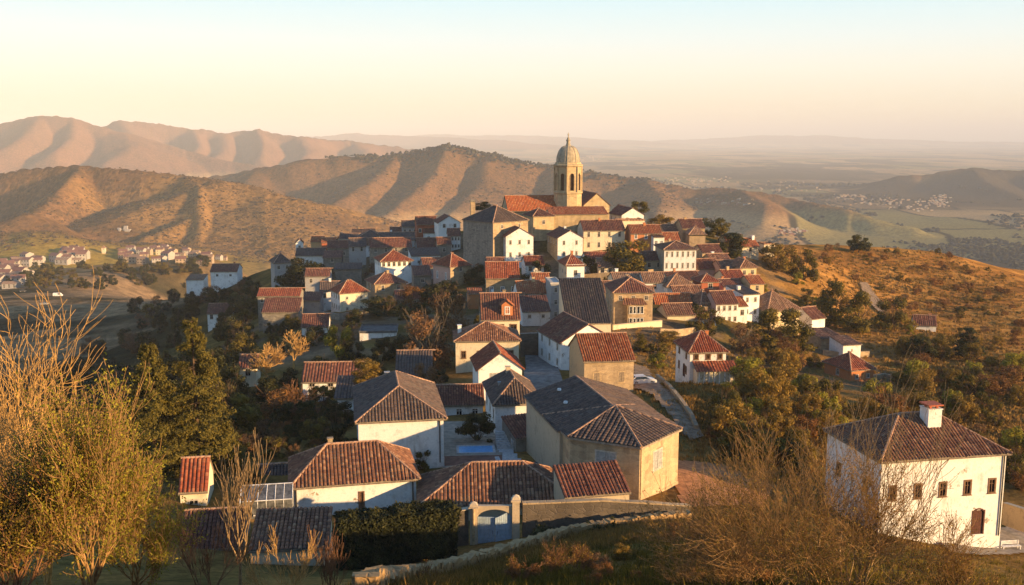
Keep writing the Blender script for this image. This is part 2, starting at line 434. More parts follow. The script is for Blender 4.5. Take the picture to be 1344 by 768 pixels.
# ------------------------------------------------------------------ mesh builder
class MB:
    def __init__(s): s.v, s.f, s.uv, s.mi = [], [], [], []
    def face(s, pts, uv=None, mi=0):
        k = len(s.v); s.v.extend([tuple(p) for p in pts]); s.f.append(tuple(range(k, k + len(pts))))
        s.uv.extend(uv if uv else [(p[0], p[2]) for p in pts]); s.mi.append(mi)
    def box(s, x0, x1, y0, y1, z0, z1, mi=0, M=None):
        P = [Vector(p) for p in ((x0,y0,z0),(x1,y0,z0),(x1,y1,z0),(x0,y1,z0),(x0,y0,z1),(x1,y0,z1),(x1,y1,z1),(x0,y1,z1))]
        if M is not None: P = [M @ p for p in P]
        for a in ((0,3,2,1),(4,5,6,7),(0,1,5,4),(1,2,6,5),(2,3,7,6),(3,0,4,7)):
            q = [P[i] for i in a]
            L = (q[1] - q[0]).length; Hh = (q[2] - q[1]).length
            s.face(q, [(0,0),(L,0),(L,Hh),(0,Hh)], mi)
    def tube(s, pts, rad, n=6, caps=True, mi=0):
        """a round bar along a polyline; rad is a number or one radius per point"""
        pts = [Vector(p) for p in pts]
        if not hasattr(rad, '__len__'): rad = [rad] * len(pts)
        k0 = len(s.v); up = Vector((.13, .27, 1)).normalized()
        for i, p in enumerate(pts):
            d = (pts[min(i + 1, len(pts) - 1)] - pts[max(i - 1, 0)])
            d = d.normalized() if d.length > 1e-9 else Vector((0, 0, 1))
            a = d.cross(up)
            if a.length < .05: a = d.cross(Vector((1, 0, 0)))
            a.normalize(); b = d.cross(a)
            for j in range(n):
                t = 2 * math.pi * j / n
                s.v.append(tuple(p + (a * math.cos(t) + b * math.sin(t)) * rad[i])); s.uv_pt = None
        for i in range(len(pts) - 1):
            for j in range(n):
                q = (k0 + i*n + j, k0 + i*n + (j+1) % n, k0 + (i+1)*n + (j+1) % n, k0 + (i+1)*n + j)
                s.f.append(q); s.uv.extend([(j/n, i), ((j+1)/n, i), ((j+1)/n, i+1), (j/n, i+1)]); s.mi.append(mi)
        if caps:
            for i in (0, len(pts) - 1):
                s.f.append(tuple(k0 + i*n + j for j in range(n))); s.uv.extend([(0, 0)] * n); s.mi.append(mi)
    def lathe(s, prof, n=16, c=(0, 0), mi=0, ang=0):
        for (r0, z0), (r1, z1) in zip(prof[:-1], prof[1:]):
            for j in range(n):
                t0, t1 = ang + 2*math.pi*j/n, ang + 2*math.pi*(j+1)/n
                P = [(c[0]+r0*math.cos(t0), c[1]+r0*math.sin(t0), z0), (c[0]+r0*math.cos(t1), c[1]+r0*math.sin(t1), z0),
                     (c[0]+r1*math.cos(t1), c[1]+r1*math.sin(t1), z1), (c[0]+r1*math.cos(t0), c[1]+r1*math.sin(t0), z1)]
                s.face(P, [(t0*r0, z0), (t1*r0, z0), (t1*r0, z1), (t0*r0, z1)], mi)
    def mesh(s, name, mats, smooth=False):
        me = bpy.data.meshes.new(name)
        me.from_pydata(s.v, [], s.f)
        if s.f:
            ul = me.uv_layers.new(name='UVMap')
            ul.data.foreach_set('uv', np.array(s.uv, dtype=np.float32).ravel())
            me.polygons.foreach_set('material_index', np.array(s.mi, dtype=np.int32))
            if smooth: me.polygons.foreach_set('use_smooth', np.ones(len(s.f), bool))
        for m in (mats if isinstance(mats, (list, tuple)) else [mats]): me.materials.append(m)
        return me
    def build(s, name, mats, parent=None, smooth=False):
        return link(name, s.mesh(name, mats, smooth), parent)

def empty(name, loc, rz=0):
    o = bpy.data.objects.new(name, None); C.objects.link(o)
    o.location = loc; o.rotation_euler = (0, 0, rz); o.empty_display_size = .5
    return o

def tag(o, label, cat, group=None, kind=None):
    o['label'] = label; o['category'] = cat
    if group: o['group'] = group
    if kind: o['kind'] = kind
    return o

# ------------------------------------------------------------------ materials
MAT = {}
def plaster(name, col, stain=(.34, .27, .19), amt=.62):
    m, nt, p = new_mat(name); n = N(nt); o = n.coord('Object'); rn = n.node('ShaderNodeObjectInfo').outputs['Random']
    big = n.noise(o, .35, 5, .65, .4); streak = n.noise(n.scale(o, (1.6, 1.6, .16)), 1.3, 5, .65); fine = n.noise(o, 5, 5, .7)
    st = n.math('MULTIPLY', n.ramp(big, .45, .72), n.ramp(streak, .35, .7))
    c = n.mix(n.math('MULTIPLY', st, amt), tuple(col), stain)
    c = n.mix(n.ramp(n.noise(o, .9, 6, .72), .54, .63, 0, amt * .75), c, tuple(a * .58 for a in col))
    pat = n.math('MULTIPLY', n.ramp(n.noise(o, .75, 6, .68, .3), .635, .65), n.ramp(n.noise(o, .18, 3), .45, .6))
    c = n.mix(n.math('MULTIPLY', pat, amt * 1.5, clamp=True), c, n.mix(n.ramp(n.voro(n.scale(o, (1, 1, 2)), 2.2), .1, .6), (.20, .15, .10), (.36, .28, .19)))
    c = n.mix(.35, c, n.mix(n.ramp(fine, .3, .7), (.72, .72, .72), (1.1, 1.1, 1.1)), 'MULTIPLY')
    c = n.mix(1, c, n.mix(rn, (.86, .85, .84), (1.04, 1.04, 1.03)), 'MULTIPLY')
    n.put(p.inputs['Base Color'], c)
    n.put(p.inputs['Normal'], n.bump(n.math('ADD', fine, n.math('MULTIPLY', big, 2)), .35, .05))
    MAT[name] = m
def stone(name, a, b, mortar, sc=1.7):
    m, nt, p = new_mat(name); n = N(nt); o = n.coord('Object'); rn = n.node('ShaderNodeObjectInfo').outputs['Random']
    ws = n.node('ShaderNodeVectorMath', operation='MULTIPLY_ADD')
    nn = n.node('ShaderNodeTexNoise'); n.put(nn.inputs['Vector'], o); nn.inputs['Scale'].default_value = 1.5
    n.put(ws.inputs[0], nn.outputs['Color']); ws.inputs[1].default_value = (.25, .25, .12); n.put(ws.inputs[2], o)
    v = n.scale(ws.outputs[0], (1, 1, 1.9))
    cell = n.voro(v, sc, out='Color', rand=.85); edge = n.voro(v, sc, 'DISTANCE_TO_EDGE', rand=.85)
    sp = n.node('ShaderNodeSeparateColor'); n.put(sp.inputs[0], cell)
    big = n.noise(o, .3, 5, .65); fine = n.noise(o, 6, 5, .7)
    c = n.mix(sp.outputs[0], a, b)
    c = n.mix(n.ramp(edge, .06, .015, 0, .8), c, mortar)
    c = n.mix(n.ramp(big, .35, .7, 0, .75), c, n.mix(.5, mortar, a))
    c = n.mix(.5, c, n.mix(n.ramp(n.noise(n.scale(o, (1, 1, .15)), 1.0, 5, .6), .35, .7), (1.12, 1.1, 1.06), (.62, .6, .58)), 'MULTIPLY')
    c = n.mix(.4, c, n.mix(n.ramp(fine, .3, .7), (.65, .65, .65), (1.15, 1.15, 1.15)), 'MULTIPLY')
    c = n.mix(1, c, n.mix(rn, (.85, .84, .83), (1.08, 1.07, 1.05)), 'MULTIPLY')
    n.put(p.inputs['Base Color'], c)
    n.put(p.inputs['Normal'], n.bump(n.math('ADD', n.math('MULTIPLY', n.ramp(edge, 0, .08), .7), n.math('MULTIPLY', fine, .5)), .6, .06))
    MAT[name] = m
def tiles(name, a, b, c2, lichen=(.20, .17, .10), lich=.5):
    m, nt, p = new_mat(name); n = N(nt); uv = n.coord('UV'); o = n.coord('Object'); rn = n.node('ShaderNodeObjectInfo').outputs['Random']
    fl = n.node('ShaderNodeVectorMath', operation='FLOOR'); n.put(fl.inputs[0], uv)
    wn = n.node('ShaderNodeTexWhiteNoise', noise_dimensions='2D'); n.put(wn.inputs['Vector'], fl.outputs[0])
    sp = n.node('ShaderNodeSeparateColor'); n.put(sp.inputs[0], wn.outputs['Color'])
    big = n.noise(o, .4, 5, .7, .3); fine = n.noise(o, 4, 5, .7)
    c = n.mix(n.ramp(sp.outputs[0], .25, .85), a, b)
    c = n.mix(n.ramp(sp.outputs[1], .68, .95), c, c2)
    c = n.mix(n.ramp(big, .5, .75, 0, lich), c, lichen)
    c = n.mix(n.ramp(n.noise(o, .9, 5, .7), .5, .72, 0, .6), c, tuple(k * .4 for k in a))
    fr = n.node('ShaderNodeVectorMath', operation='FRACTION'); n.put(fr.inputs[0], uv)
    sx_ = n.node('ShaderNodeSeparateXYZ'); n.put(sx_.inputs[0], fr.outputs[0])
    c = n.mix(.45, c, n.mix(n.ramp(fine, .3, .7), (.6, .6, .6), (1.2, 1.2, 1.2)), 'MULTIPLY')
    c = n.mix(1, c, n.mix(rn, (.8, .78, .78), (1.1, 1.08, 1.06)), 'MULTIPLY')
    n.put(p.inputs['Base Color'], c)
    groove_shade = n.math('MULTIPLY', n.ramp(n.math('ABSOLUTE', n.math('SUBTRACT', sx_.outputs[0], .5)), .28, .47), .72)  # channels between tile rows darkened in the colour, as painted shade
    c = n.mix(groove_shade, c, tuple(k * .22 for k in a))
    n.put(p.inputs['Base Color'], c)
    row = n.math('MULTIPLY', sx_.outputs[1], -1)
    n.put(p.inputs['Normal'], n.bump(n.math('ADD', row, n.math('MULTIPLY', fine, .5)), .5, .04))
    p.inputs['Roughness'].default_value = .8
    MAT[name] = m
def plain(name, col, rough=.8, spec=.25, var=.3, sc=3, metal=0):
    m, nt, p = new_mat(name); n = N(nt); o = n.coord('Object')
    f = n.noise(o, sc, 5, .65)
    n.put(p.inputs['Base Color'], n.mix(n.ramp(f, .3, .7), tuple(c * (1 - var) for c in col), tuple(min(1, c * (1 + var)) for c in col)))
    n.put(p.inputs['Normal'], n.bump(f, .25, .03))
    p.inputs['Roughness'].default_value = rough; p.inputs['Specular IOR Level'].default_value = spec; p.inputs['Metallic'].default_value = metal
    MAT[name] = m
plaster('white', (.80, .79, .76)); plaster('cream', (.72, .62, .44)); plaster('yellow', (.66, .52, .30)); plaster('ochre', (.56, .38, .20))
plaster('orange', (.50, .19, .075)); plaster('pink', (.55, .36, .30)); plaster('grey', (.38, .37, .36)); plaster('redwall', (.40, .12, .06))
plaster('sand', (.54, .44, .31), amt=.55)
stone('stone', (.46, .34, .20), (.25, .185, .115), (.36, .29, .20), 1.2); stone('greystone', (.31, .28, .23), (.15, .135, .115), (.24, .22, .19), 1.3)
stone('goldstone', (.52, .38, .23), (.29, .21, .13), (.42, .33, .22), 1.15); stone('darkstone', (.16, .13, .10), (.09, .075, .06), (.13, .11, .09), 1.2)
stone('oldstone', (.42, .27, .12), (.24, .16, .075), (.32, .21, .10), 1.6); stone('church', (.54, .41, .23), (.36, .27, .155), (.45, .35, .22), .8)
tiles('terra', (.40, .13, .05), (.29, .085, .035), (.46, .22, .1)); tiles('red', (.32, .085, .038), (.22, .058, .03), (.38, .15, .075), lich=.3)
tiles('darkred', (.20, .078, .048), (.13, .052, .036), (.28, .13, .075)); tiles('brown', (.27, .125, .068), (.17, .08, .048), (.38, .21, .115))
tiles('slate', (.145, .098, .075), (.09, .066, .056), (.14, .11, .09), (.13, .11, .075)); tiles('slate_shaded', (.040, .034, .035), (.028, .025, .027), (.07, .05, .045)); tiles('orange_tile', (.52, .15, .045), (.40, .105, .035), (.55, .25, .1), lich=.2); tiles('tan', (.36, .20, .11), (.27, .14, .08), (.43, .27, .16))
plain('ridge', (.38, .225, .14), var=.4); plain('soffit', (.30, .24, .18)); plain('wood', (.16, .09, .05), var=.4); plain('lightwood', (.42, .30, .17)); plain('brownwood', (.10, .04, .025))
plain('frame', (.45, .40, .33)); plain('whiteframe', (.72, .70, .66)); plain('shutter', (.30, .30, .29)); plain('goldshutter', (.25, .19, .13))
plain('glass', (.018, .02, .024), .12, .5, .5); plain('paving', (.30, .25, .19), .9, .1, .3, 1.2); plain('asphalt', (.11, .105, .10), .95, .1, .3, 1.0)
plain('dirt', (.24, .17, .11), .95, .1, .35, 1.2); plain('asphalt2', (.19, .175, .155), .95, .1, .35, .9); plain('concrete', (.42, .40, .37), .9, .2, .25); plain('bluepaint', (.33, .42, .50), .6, .3, .2); plain('iron', (.05, .045, .04), .6, .4, .3); plain('pooltile', (.10, .33, .58), .4, .4, .15)
plain('tanbark', (.36, .17, .075), .95, .1, .4, 1.5); plain('carpaint', (.62, .62, .62), .35, .5, .05); plain('rubber', (.02, .02, .02)); plain('dome', (.33, .275, .19), .7, .2, .25, 1.0)
plain('lamp_red', (.35, .02, .02), .3, .5, .1); plain('brickcap', (.36, .10, .05)); plain('brickpave', (.20, .10, .07), .95, .1, .3, 1.2); plain('terracepad', (.27, .17, .10), .95, .1, .3, .8)

# ------------------------------------------------------------------ roofs
def clip_v(poly, u):
    """v range of a convex polygon [(u, v)] at u"""
    vs = []
    for (a, b), (c, d) in zip(poly, poly[1:] + poly[:1]):
        if abs(a - c) < 1e-9:
            if abs(u - a) < 1e-6: vs += [b, d]
            continue
        t = (u - a) / (c - a)
        if -1e-9 <= t <= 1 + 1e-9: vs.append(b + (d - b) * t)
    return (min(vs), max(vs)) if vs else None

def tile_plane(mb, pts, period=.5, amp=.085, rows=False, K=4):
    """cover a convex roof plane (points anticlockwise from outside, the first edge is the eave) with rows of round tiles"""
    P = [Vector(p) for p in pts]
    nrm = Vector((0, 0, 0))
    for i in range(1, len(P) - 1): nrm += (P[i] - P[0]).cross(P[i + 1] - P[0])
    nrm.normalize()
    u = (P[1] - P[0]); u.z = 0; u.normalize()
    v = nrm.cross(u).normalized(); u = v.cross(nrm)
    q = [((p - P[0]).dot(u), (p - P[0]).dot(v)) for p in P]
    u0, u1 = min(a for a, b in q), max(a for a, b in q)
    nper = max(3, round((u1 - u0) / period)); per = (u1 - u0) / nper
    us, hs = [], []
    prof = [0, .8, 1, .8] if K == 4 else [0, 1, 1]
    for i in range(nper):
        for k in range(K):
            us.append(u0 + per * (i + k / K)); hs.append(prof[k] * amp)
    us.append(u1); hs.append(0)
    vmax = max(b for a, b in q); vmin = min(b for a, b in q)
    rs = []
    if rows:
        L = .42; m = max(1, round((vmax - vmin) / L)); L = (vmax - vmin) / m
        for j in range(m): rs += [(vmin + j * L, .045), (vmin + (j + 1) * L, 0.0)]
    else: rs = [(vmin + (vmax - vmin) * k / 4, 0) for k in range(5)]
    base = len(mb.v); cols = []
    rj = random.Random(int(abs(u0 * 31 + vmax * 77) * 10))
    for i, (uu, h) in enumerate(zip(us, hs)):
        r = clip_v(q, min(max(uu, u0 + 1e-6), u1 - 1e-6))
        jit = rj.uniform(-.028, .028)
        for vv, dh in rs:
            vc = min(max(vv, r[0]), r[1])
            mb.v.append(tuple(P[0] + u * uu + v * vc + nrm * (h + dh + jit)))
            cols.append((uu / per, vc / .42))
    nr = len(rs)
    wv = np.array(mb.v[base:]); wo_ = .085 * fbm(wv[:, 0] * .45 + wv[:, 2] + u0, wv[:, 1] * .45 + vmax, 2, int(vmax * 10) % 97)
    for k_, dz_ in enumerate(wo_): q_ = mb.v[base + k_]; mb.v[base + k_] = (q_[0], q_[1], q_[2] + float(dz_))
    for i in range(len(us) - 1):
        for j in range(nr - 1):
            a, b, c, d = i*nr + j, (i+1)*nr + j, (i+1)*nr + j + 1, i*nr + j + 1
            if cols[d][1] - cols[a][1] < 1e-5 and cols[c][1] - cols[b][1] < 1e-5 and not (rows and j % 2): continue
            mb.f.append((base+a, base+b, base+c, base+d)); mb.uv.extend([cols[a], cols[b], cols[c], cols[d]]); mb.mi.append(0)

def roof_planes(kind, w, d, H, rh, o, hipin=None):
    """roof planes and ridge lines over a w x d footprint centred on the origin; eaves overhang by o"""
    X, Yh = w / 2, d / 2
    ridges = []
    if kind in ('hipx', 'hipy', 'pyr'):
        inset = min(X, Yh) if kind != 'pyr' else None
        if kind == 'pyr': r0 = r1 = Vector((0, 0, H + rh))
        elif kind == 'hipx':
            ins = hipin if hipin is not None else Yh
            ins = min(ins, X * .98)
            r0, r1 = Vector((-X + ins, 0, H + rh)), Vector((X - ins, 0, H + rh))
        else:
            ins = hipin if hipin is not None else X
            ins = min(ins, Yh * .98)
            r0, r1 = Vector((0, -Yh + ins, H + rh)), Vector((0, Yh - ins, H + rh))
        dz = -rh * o / min(X, Yh)
        a, b, c, e = Vector((-X-o, -Yh-o, H+dz)), Vector((X+o, -Yh-o, H+dz)), Vector((X+o, Yh+o, H+dz)), Vector((-X-o, Yh+o, H+dz))
        if kind == 'hipy':
            pl = [[a, b, r0], [b, c, r1, r0], [c, e, r1], [e, a, r0, r1]]
            ridges = [(a, r0), (b, r0), (c, r1), (e, r1), (r0, r1)]
        elif kind == 'hipx':
            pl = [[a, b, r1, r0], [b, c, r1], [c, e, r0, r1], [e, a, r0]]
            ridges = [(a, r0), (b, r1), (c, r1), (e, r0), (r0, r1)]
        else:
            pl = [[a, b, r0], [b, c, r0], [c, e, r0], [e, a, r0]]; ridges = [(a, r0), (b, r0), (c, r0), (e, r0)]
        gables = {}
    elif kind == 'gabx':
        dz = -rh * o / Yh; g = o * .6
        a, b = Vector((-X-g, -Yh-o, H+dz)), Vector((X+g, -Yh-o, H+dz)); c, e = Vector((X+g, Yh+o, H+dz)), Vector((-X-g, Yh+o, H+dz))
        r0, r1 = Vector((-X-g, 0, H+rh)), Vector((X+g, 0, H+rh))
        pl = [[a, b, r1, r0], [c, e, r0, r1]]; ridges = [(r0, r1)]
        gables = {'L': 1, 'R': 1}
    elif kind == 'gaby':
        dz = -rh * o / X; g = o * .6
        a, b = Vector((-X-o, -Yh-g, H+dz)), Vector((X+o, -Yh-g, H+dz)); c, e = Vector((X+o, Yh+g, H+dz)), Vector((-X-o, Yh+g, H+dz))
        r0, r1 = Vector((0, -Yh-g, H+rh)), Vector((0, Yh+g, H+rh))
        pl = [[b, c, r1, r0], [e, a, r0, r1]]; ridges = [(r0, r1)]
        gables = {'F': 1, 'B': 1}
    elif kind == 'shed':        # low in front, high behind
        s = rh / d
        a, b, c, e = Vector((-X-o*.5, -Yh-o, H-s*o)), Vector((X+o*.5, -Yh-o, H-s*o)), Vector((X+o*.5, Yh+o*.4, H+rh+s*o*.4)), Vector((-X-o*.5, Yh+o*.4, H+rh+s*o*.4))
        pl = [[a, b, c, e]]; gables = {'L': 's', 'R': 's', 'B': 'r'}
    elif kind == 'shedr':       # low at the right end
        s = rh / w
        a, b, c, e = Vector((X+o, -Yh-o*.5, H-s*o)), Vector((X+o, Yh+o*.5, H-s*o)), Vector((-X-o*.4, Yh+o*.5, H+rh+s*o*.4)), Vector((-X-o*.4, -Yh-o*.5, H+rh+s*o*.4))
        pl = [[a, b, c, e]]; gables = {'F': 'l', 'B': 'r2', 'L': 'r'}
    else: pl, gables = [], {}
    return pl, ridges, gables

# ------------------------------------------------------------------ windows
WIN = {}
STY = {'d': ('frame', 'glass'), 'w': ('whiteframe', 'glass'), 's': ('frame', 'shutter'), 'g': ('lightwood', 'goldshutter'), 'b': ('wood', 'glass')}
def win_mesh(w, h, sty, det):
    key = (round(w, 2), round(h, 2), sty, det)
    if key in WIN: return WIN[key]
    fm, pm = STY[sty]
    f, p = MB(), MB(); t = .09 if det > 1 else .08
    y0, y1 = -.03, .10
    if sty == 'b': y0, t = -.05, .14
    f.box(-w/2 - .06, -w/2 + t, y0, y1, -.02, h + .06); f.box(w/2 - t, w/2 + .06, y0, y1, -.02, h + .06)
    f.box(-w/2 + t, w/2 - t, y0, y1, h - t, h + .06); f.box(-w/2 - .12, w/2 + .12, y0 - .07, y1, -.1, -.02); f.box(-w/2 + t, w/2 - t, y0, y1, -.02, t * .8)
    if sty in 'dwb':
        f.box(-.035, .035, .02, .12, t * .8, h - t); f.box(-w/2 + t, w/2 - t, .025, .115, h * .62, h * .62 + .05)
        p.box(-w/2 + .01, w/2 - .01, .13, .16, 0, h)
    else:
        for sgn in (-1, 1):
            c = sgn * w / 4
            p.box(c - w/4 + .02, c + w/4 - .02, .0, .05, .02, h - .03)
            for k in range(8 if det > 1 else 0):
                z = .1 + k * (h - .2) / 8
                p.box(c - w/4 + .07, c + w/4 - .07, -.02, .0, z, z + (h - .2) / 16)
    WIN[key] = (f.mesh('window', MAT[fm]), p.mesh('pane' if sty in 'dwb' else 'shutter', MAT[pm]))
    return WIN[key]

def add_window(par, M, w, h, sty, det):
    fm, pm = win_mesh(w, h, sty, det)
    o = link('window', fm, par); o.matrix_local = M
    q = link('pane' if sty in 'dwb' else 'shutter', pm, o)
    return o

DOORS = {}
def add_door(par, M, w, h, arch=False, mat='brownwood'):
    key = (round(w, 2), round(h, 2), arch, mat)
    if key not in DOORS:
        f = MB(); n = 6
        for k in range(n):
            x0, x1 = -w/2 + w*k/n + .012, -w/2 + w*(k+1)/n - .012
            f.box(x0, x1, .08, .14, 0, h - .02)
        f.box(-w/2, w/2, .1, .16, 0, h)
        for x in (-w/2, w/2): f.box(x - .08, x + .08, -.04, .1, 0, h + (.0 if arch else .08))
        if arch:
            pts = [(w/2 * math.cos(t), .03, h - w*.25 + w*.35 * math.sin(t)) for t in np.linspace(0, math.pi, 11)]
            f.tube(pts, .1, 6)
        else: f.box(-w/2 - .08, w/2 + .08, -.04, .1, h, h + .12)
        DOORS[key] = f.mesh('door', MAT[mat])
    o = link('door', DOORS[key], par); o.matrix_local = M
    if h * w > 1.6:
        if 'knob' not in DOORS:
            f = MB(); f.lathe([(0, -.07), (.05, -.05), (.05, .0), (.0, .03)], 8); DOORS['knob'] = f.mesh('handle', MAT['iron'])
        k = link('handle', DOORS['knob'], o); k.location = (w * .32, .05, 1.0)
    return o

FACES = ('F', 'R', 'B', 'L')
def face_frame(face, w, d):
    """matrix whose x runs along a facade (seen from outside), -y points out of it, origin at its lower middle"""
    a = {'F': 0, 'R': math.pi / 2, 'B': math.pi, 'L': -math.pi / 2}[face]
    off = {'F': d / 2, 'B': d / 2, 'L': w / 2, 'R': w / 2}[face]
    return Matrix.Rotation(a, 4, 'Z') @ Matrix.Translation((0, -off, 0))

def wall_face(mb, Mf, L, z0, H, holes, top):
    """one facade with real openings; top is None or extra points of a gable (x, z)"""
    us = sorted({-L/2, L/2, *[h[0] for h in holes], *[h[2] for h in holes]})
    vs = sorted({z0, H, *[h[1] for h in holes], *[h[3] for h in holes]})
    P = lambda u, y, v: Mf @ Vector((u, y, v))
    for a, b in zip(us[:-1], us[1:]):
        for c, e in zip(vs[:-1], vs[1:]):
            mu, mv = (a + b) / 2, (c + e) / 2
            if any(h[0] < mu < h[2] and h[1] < mv < h[3] for h in holes): continue
            mb.face([P(a, 0, c), P(b, 0, c), P(b, 0, e), P(a, 0, e)], [(a, c), (b, c), (b, e), (a, e)])
    for a, c, b, e in holes:
        r = .24
        for q in (((a,0,c),(a,r,c),(a,r,e),(a,0,e)), ((b,0,c),(b,0,e),(b,r,e),(b,r,c)), ((a,0,c),(b,0,c),(b,r,c),(a,r,c)), ((a,0,e),(a,r,e),(b,r,e),(b,0,e)), ((a,r,c),(b,r,c),(b,r,e),(a,r,e))):
            mb.face([P(*t) for t in q], [(t[0] + t[1], t[2]) for t in q])
    if top:
        mb.face([P(u, 0, v) for u, v in top], list(top))

HOUSES = []     # footprints, so that shrubs keep clear: x, y, radius
def parse_wins(s):
    out = []
    for t in s.split():
        # e.g. F3x2, L2x1s, F4x1w@1.2 (sill of the lowest row), :1.0,1.6 for the size
        face = t[0]; body = t[1:]; sill = None; size = (.95, 1.35); sty = 'd'
        if ':' in body: body, z = body.split(':'); size = tuple(float(k) for k in z.split(','))
        if '@' in body: body, z = body.split('@'); sill = float(z)
        if body[-1] in STY: sty = body[-1]; body = body[:-1]
        c, r = body.split('x'); out.append((face, int(c), int(r), sty, sill, size))
    return out

def box_house(root, w, d, H, z0, roof, rh, wall, roofm, wins='', doors=(), chim=(), det=1, o=.4, hipin=None, sidewall=None, ridgecap=True, base=None):
    """walls with openings, tiled roof, windows, doors and chimneys as parts of root; local front is -y, ground at 0"""
    pl, ridges, gab = roof_planes(roof, w, d, H, rh, o, hipin)
    holes = {f: [] for f in FACES}; place = []
    for face, nc, nr, sty, sill, (ww, wh) in parse_wins(wins):
        L = w if face in 'FB' else d
        fh = H / max(nr, round(H / 3.1), 1) if sill is None else 2.9
        ww = min(ww, L / nc * .55)
        for r in range(nr):
            zs = (H - fh * (r + 1) + fh * .33) if sill is None else sill + r * fh
            hh = min(wh, H - zs - .25)
            if hh < .4: continue
            for c in range(nc):
                u = -L/2 + L * (c + .5) / nc
                q = (u - ww/2, zs, u + ww/2, zs + hh)
                if any(q[0] < k[2] + .1 and q[2] > k[0] - .1 and q[1] < k[3] + .1 and q[3] > k[1] - .1 for k in holes[face]): continue
                holes[face].append(q); place.append((face, u, zs, ww, hh, sty))
    dpl = []
    for face, u, dw, dh, *rest in doors:
        q = (u - dw/2, 0.0, u + dw/2, dh)
        keep = [k for k in holes[face] if not (q[0] < k[2] + .15 and q[2] > k[0] - .15 and q[3] > k[1] - .15)]
        place = [p for p in place if p[0] != face or (p[1] - p[3]/2, p[2], p[1] + p[3]/2, p[2] + p[4]) in keep]
        holes[face] = keep + [q]; dpl.append((face, u, dw, dh, rest))
    wb = MB(); wb2 = MB() if sidewall else None
    for f in FACES:
        L = w if f in 'FB' else d
        g = gab.get(f); top = None
        if g == 1: top = [(-L/2, H), (L/2, H), (0, H + rh)]
        elif g == 's': top = [(-L/2, H), (L/2, H), (-L/2, H + rh)] if f == 'L' else [(-L/2, H), (L/2, H), (L/2, H + rh)]
        elif g == 'l': top = [(-L/2, H), (L/2, H), (-L/2, H + rh)]
        elif g == 'r2': top = [(-L/2, H), (L/2, H), (L/2, H + rh)]
        elif g == 'r': top = [(-L/2, H), (L/2, H), (L/2, H + rh), (-L/2, H + rh)]
        wall_face(wb2 if (sidewall and f != 'F') else wb, face_frame(f, w, d), L, z0, H, holes[f], top)
    if det > 1 and base:
        for f in FACES: wb.box(-(w if f in 'FB' else d)/2 - .06, (w if f in 'FB' else d)/2 + .06, -.06, .05, z0, base, M=face_frame(f, w, d))
    wo = wb.build('front_wall' if sidewall else 'wall', MAT[wall], root)
    if sidewall: wb2.build('side_wall', MAT[sidewall], root)
    rb = MB(); ro = None
    if roof == 'flat':
        rb.box(-w/2 - .15, w/2 + .15, -d/2 - .15, d/2 + .15, H + .01, H + .18)
        rb.box(-w/2 - .15, w/2 + .15, -d/2 - .15, -d/2 + .1, H + .18, H + .45); rb.box(-w/2 - .15, w/2 + .15, d/2 - .1, d/2 + .15, H + .18, H + .45)
        rb.box(-w/2 - .15, -w/2 + .1, -d/2 + .1, d/2 - .1, H + .18, H + .45); rb.box(w/2 - .1, w/2 + .15, -d/2 + .1, d/2 - .1, H + .18, H + .45)
        ro = rb.build('roof', MAT[roofm], root)
    elif pl:
        per = .38 if det > 1 else .5
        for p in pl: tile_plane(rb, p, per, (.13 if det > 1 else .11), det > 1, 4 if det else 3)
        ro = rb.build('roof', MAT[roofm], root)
        sb = MB(); dn = Vector((0, 0, .13))
        for p in pl:
            q = [v - dn * .35 for v in p]
            sb.face(q[::-1]); sb.face([p[0] - dn * 1.4, p[1] - dn * 1.4, p[1], p[0]], [(0, 0), (1, 0), (1, .2), (0, .2)])
            sb.face([p[0] - dn * 1.4, p[0] - dn * .35, p[1] - dn * .35, p[1] - dn * 1.4])
        sb.build('eaves', MAT['soffit'], ro)
        if ridges and ridgecap and det:
            kb = MB()
            for a, b in ridges:
                nseg = max(1, int((b - a).length / .45)) if det > 1 else 1
                for k in range(nseg):
                    p0, p1 = a.lerp(b, k / nseg), a.lerp(b, (k + 1.08) / nseg)
                    up = Vector((0, 0, .05)); r = .15 if det > 1 else .16
                    kb.tube([p0 + up, p1 + up], [r, r * .86], 7)
            kb.build('ridge_cap', MAT['ridge'], ro, smooth=False)
    for face, u, zs, ww, hh, sty in place:
        add_window(root, face_frame(face, w, d) @ Matrix.Translation((u, 0, zs)), ww, hh, sty, det)
    for face, u, dw, dh, rest in dpl:
        add_door(root, face_frame(face, w, d) @ Matrix.Translation((u, 0, 0)), dw, dh, *rest)
    for c in chim:
        cx, cy, ch = c[0] * w / 2, c[1] * d / 2, c[2]; cw = c[3] if len(c) > 3 else .35
        cm = c[4] if len(c) > 4 else 'white'
        zr = H
        if pl:    # height of the roof there
            for p in pl:
                nn = (p[1] - p[0]).cross(p[2] - p[0])
                if nn.z > 0:
                    z = p[0].z - (nn.x * (cx - p[0].x) + nn.y * (cy - p[0].y)) / nn.z
                    zr = z if p is pl[0] else min(zr, z)
        b = MB(); b.box(cx - cw, cx + cw, cy - cw, cy + cw, zr - .9, zr + ch)
        b.box(cx - cw - .08, cx + cw + .08, cy - cw - .08, cy + cw + .08, zr + ch, zr + ch + .1)
        co = b.build('chimney', [MAT[cm]], ro or root)
        if det > 1 and cw > .5:
            t = MB()
            for ax in (-.5, .5):
                for ay in (-.5, .5): t.box(cx + ax*cw - .12, cx + ax*cw + .12, cy + ay*cw - .12, cy + ay*cw + .12, zr + ch + .1, zr + ch + .42)
            t.box(cx - cw - .1, cx + cw + .1, cy - cw - .1, cy + cw + .1, zr + ch + .42, zr + ch + .56)
            t.build('chimney_cap', MAT['brickcap'], co)
    return wo, ro

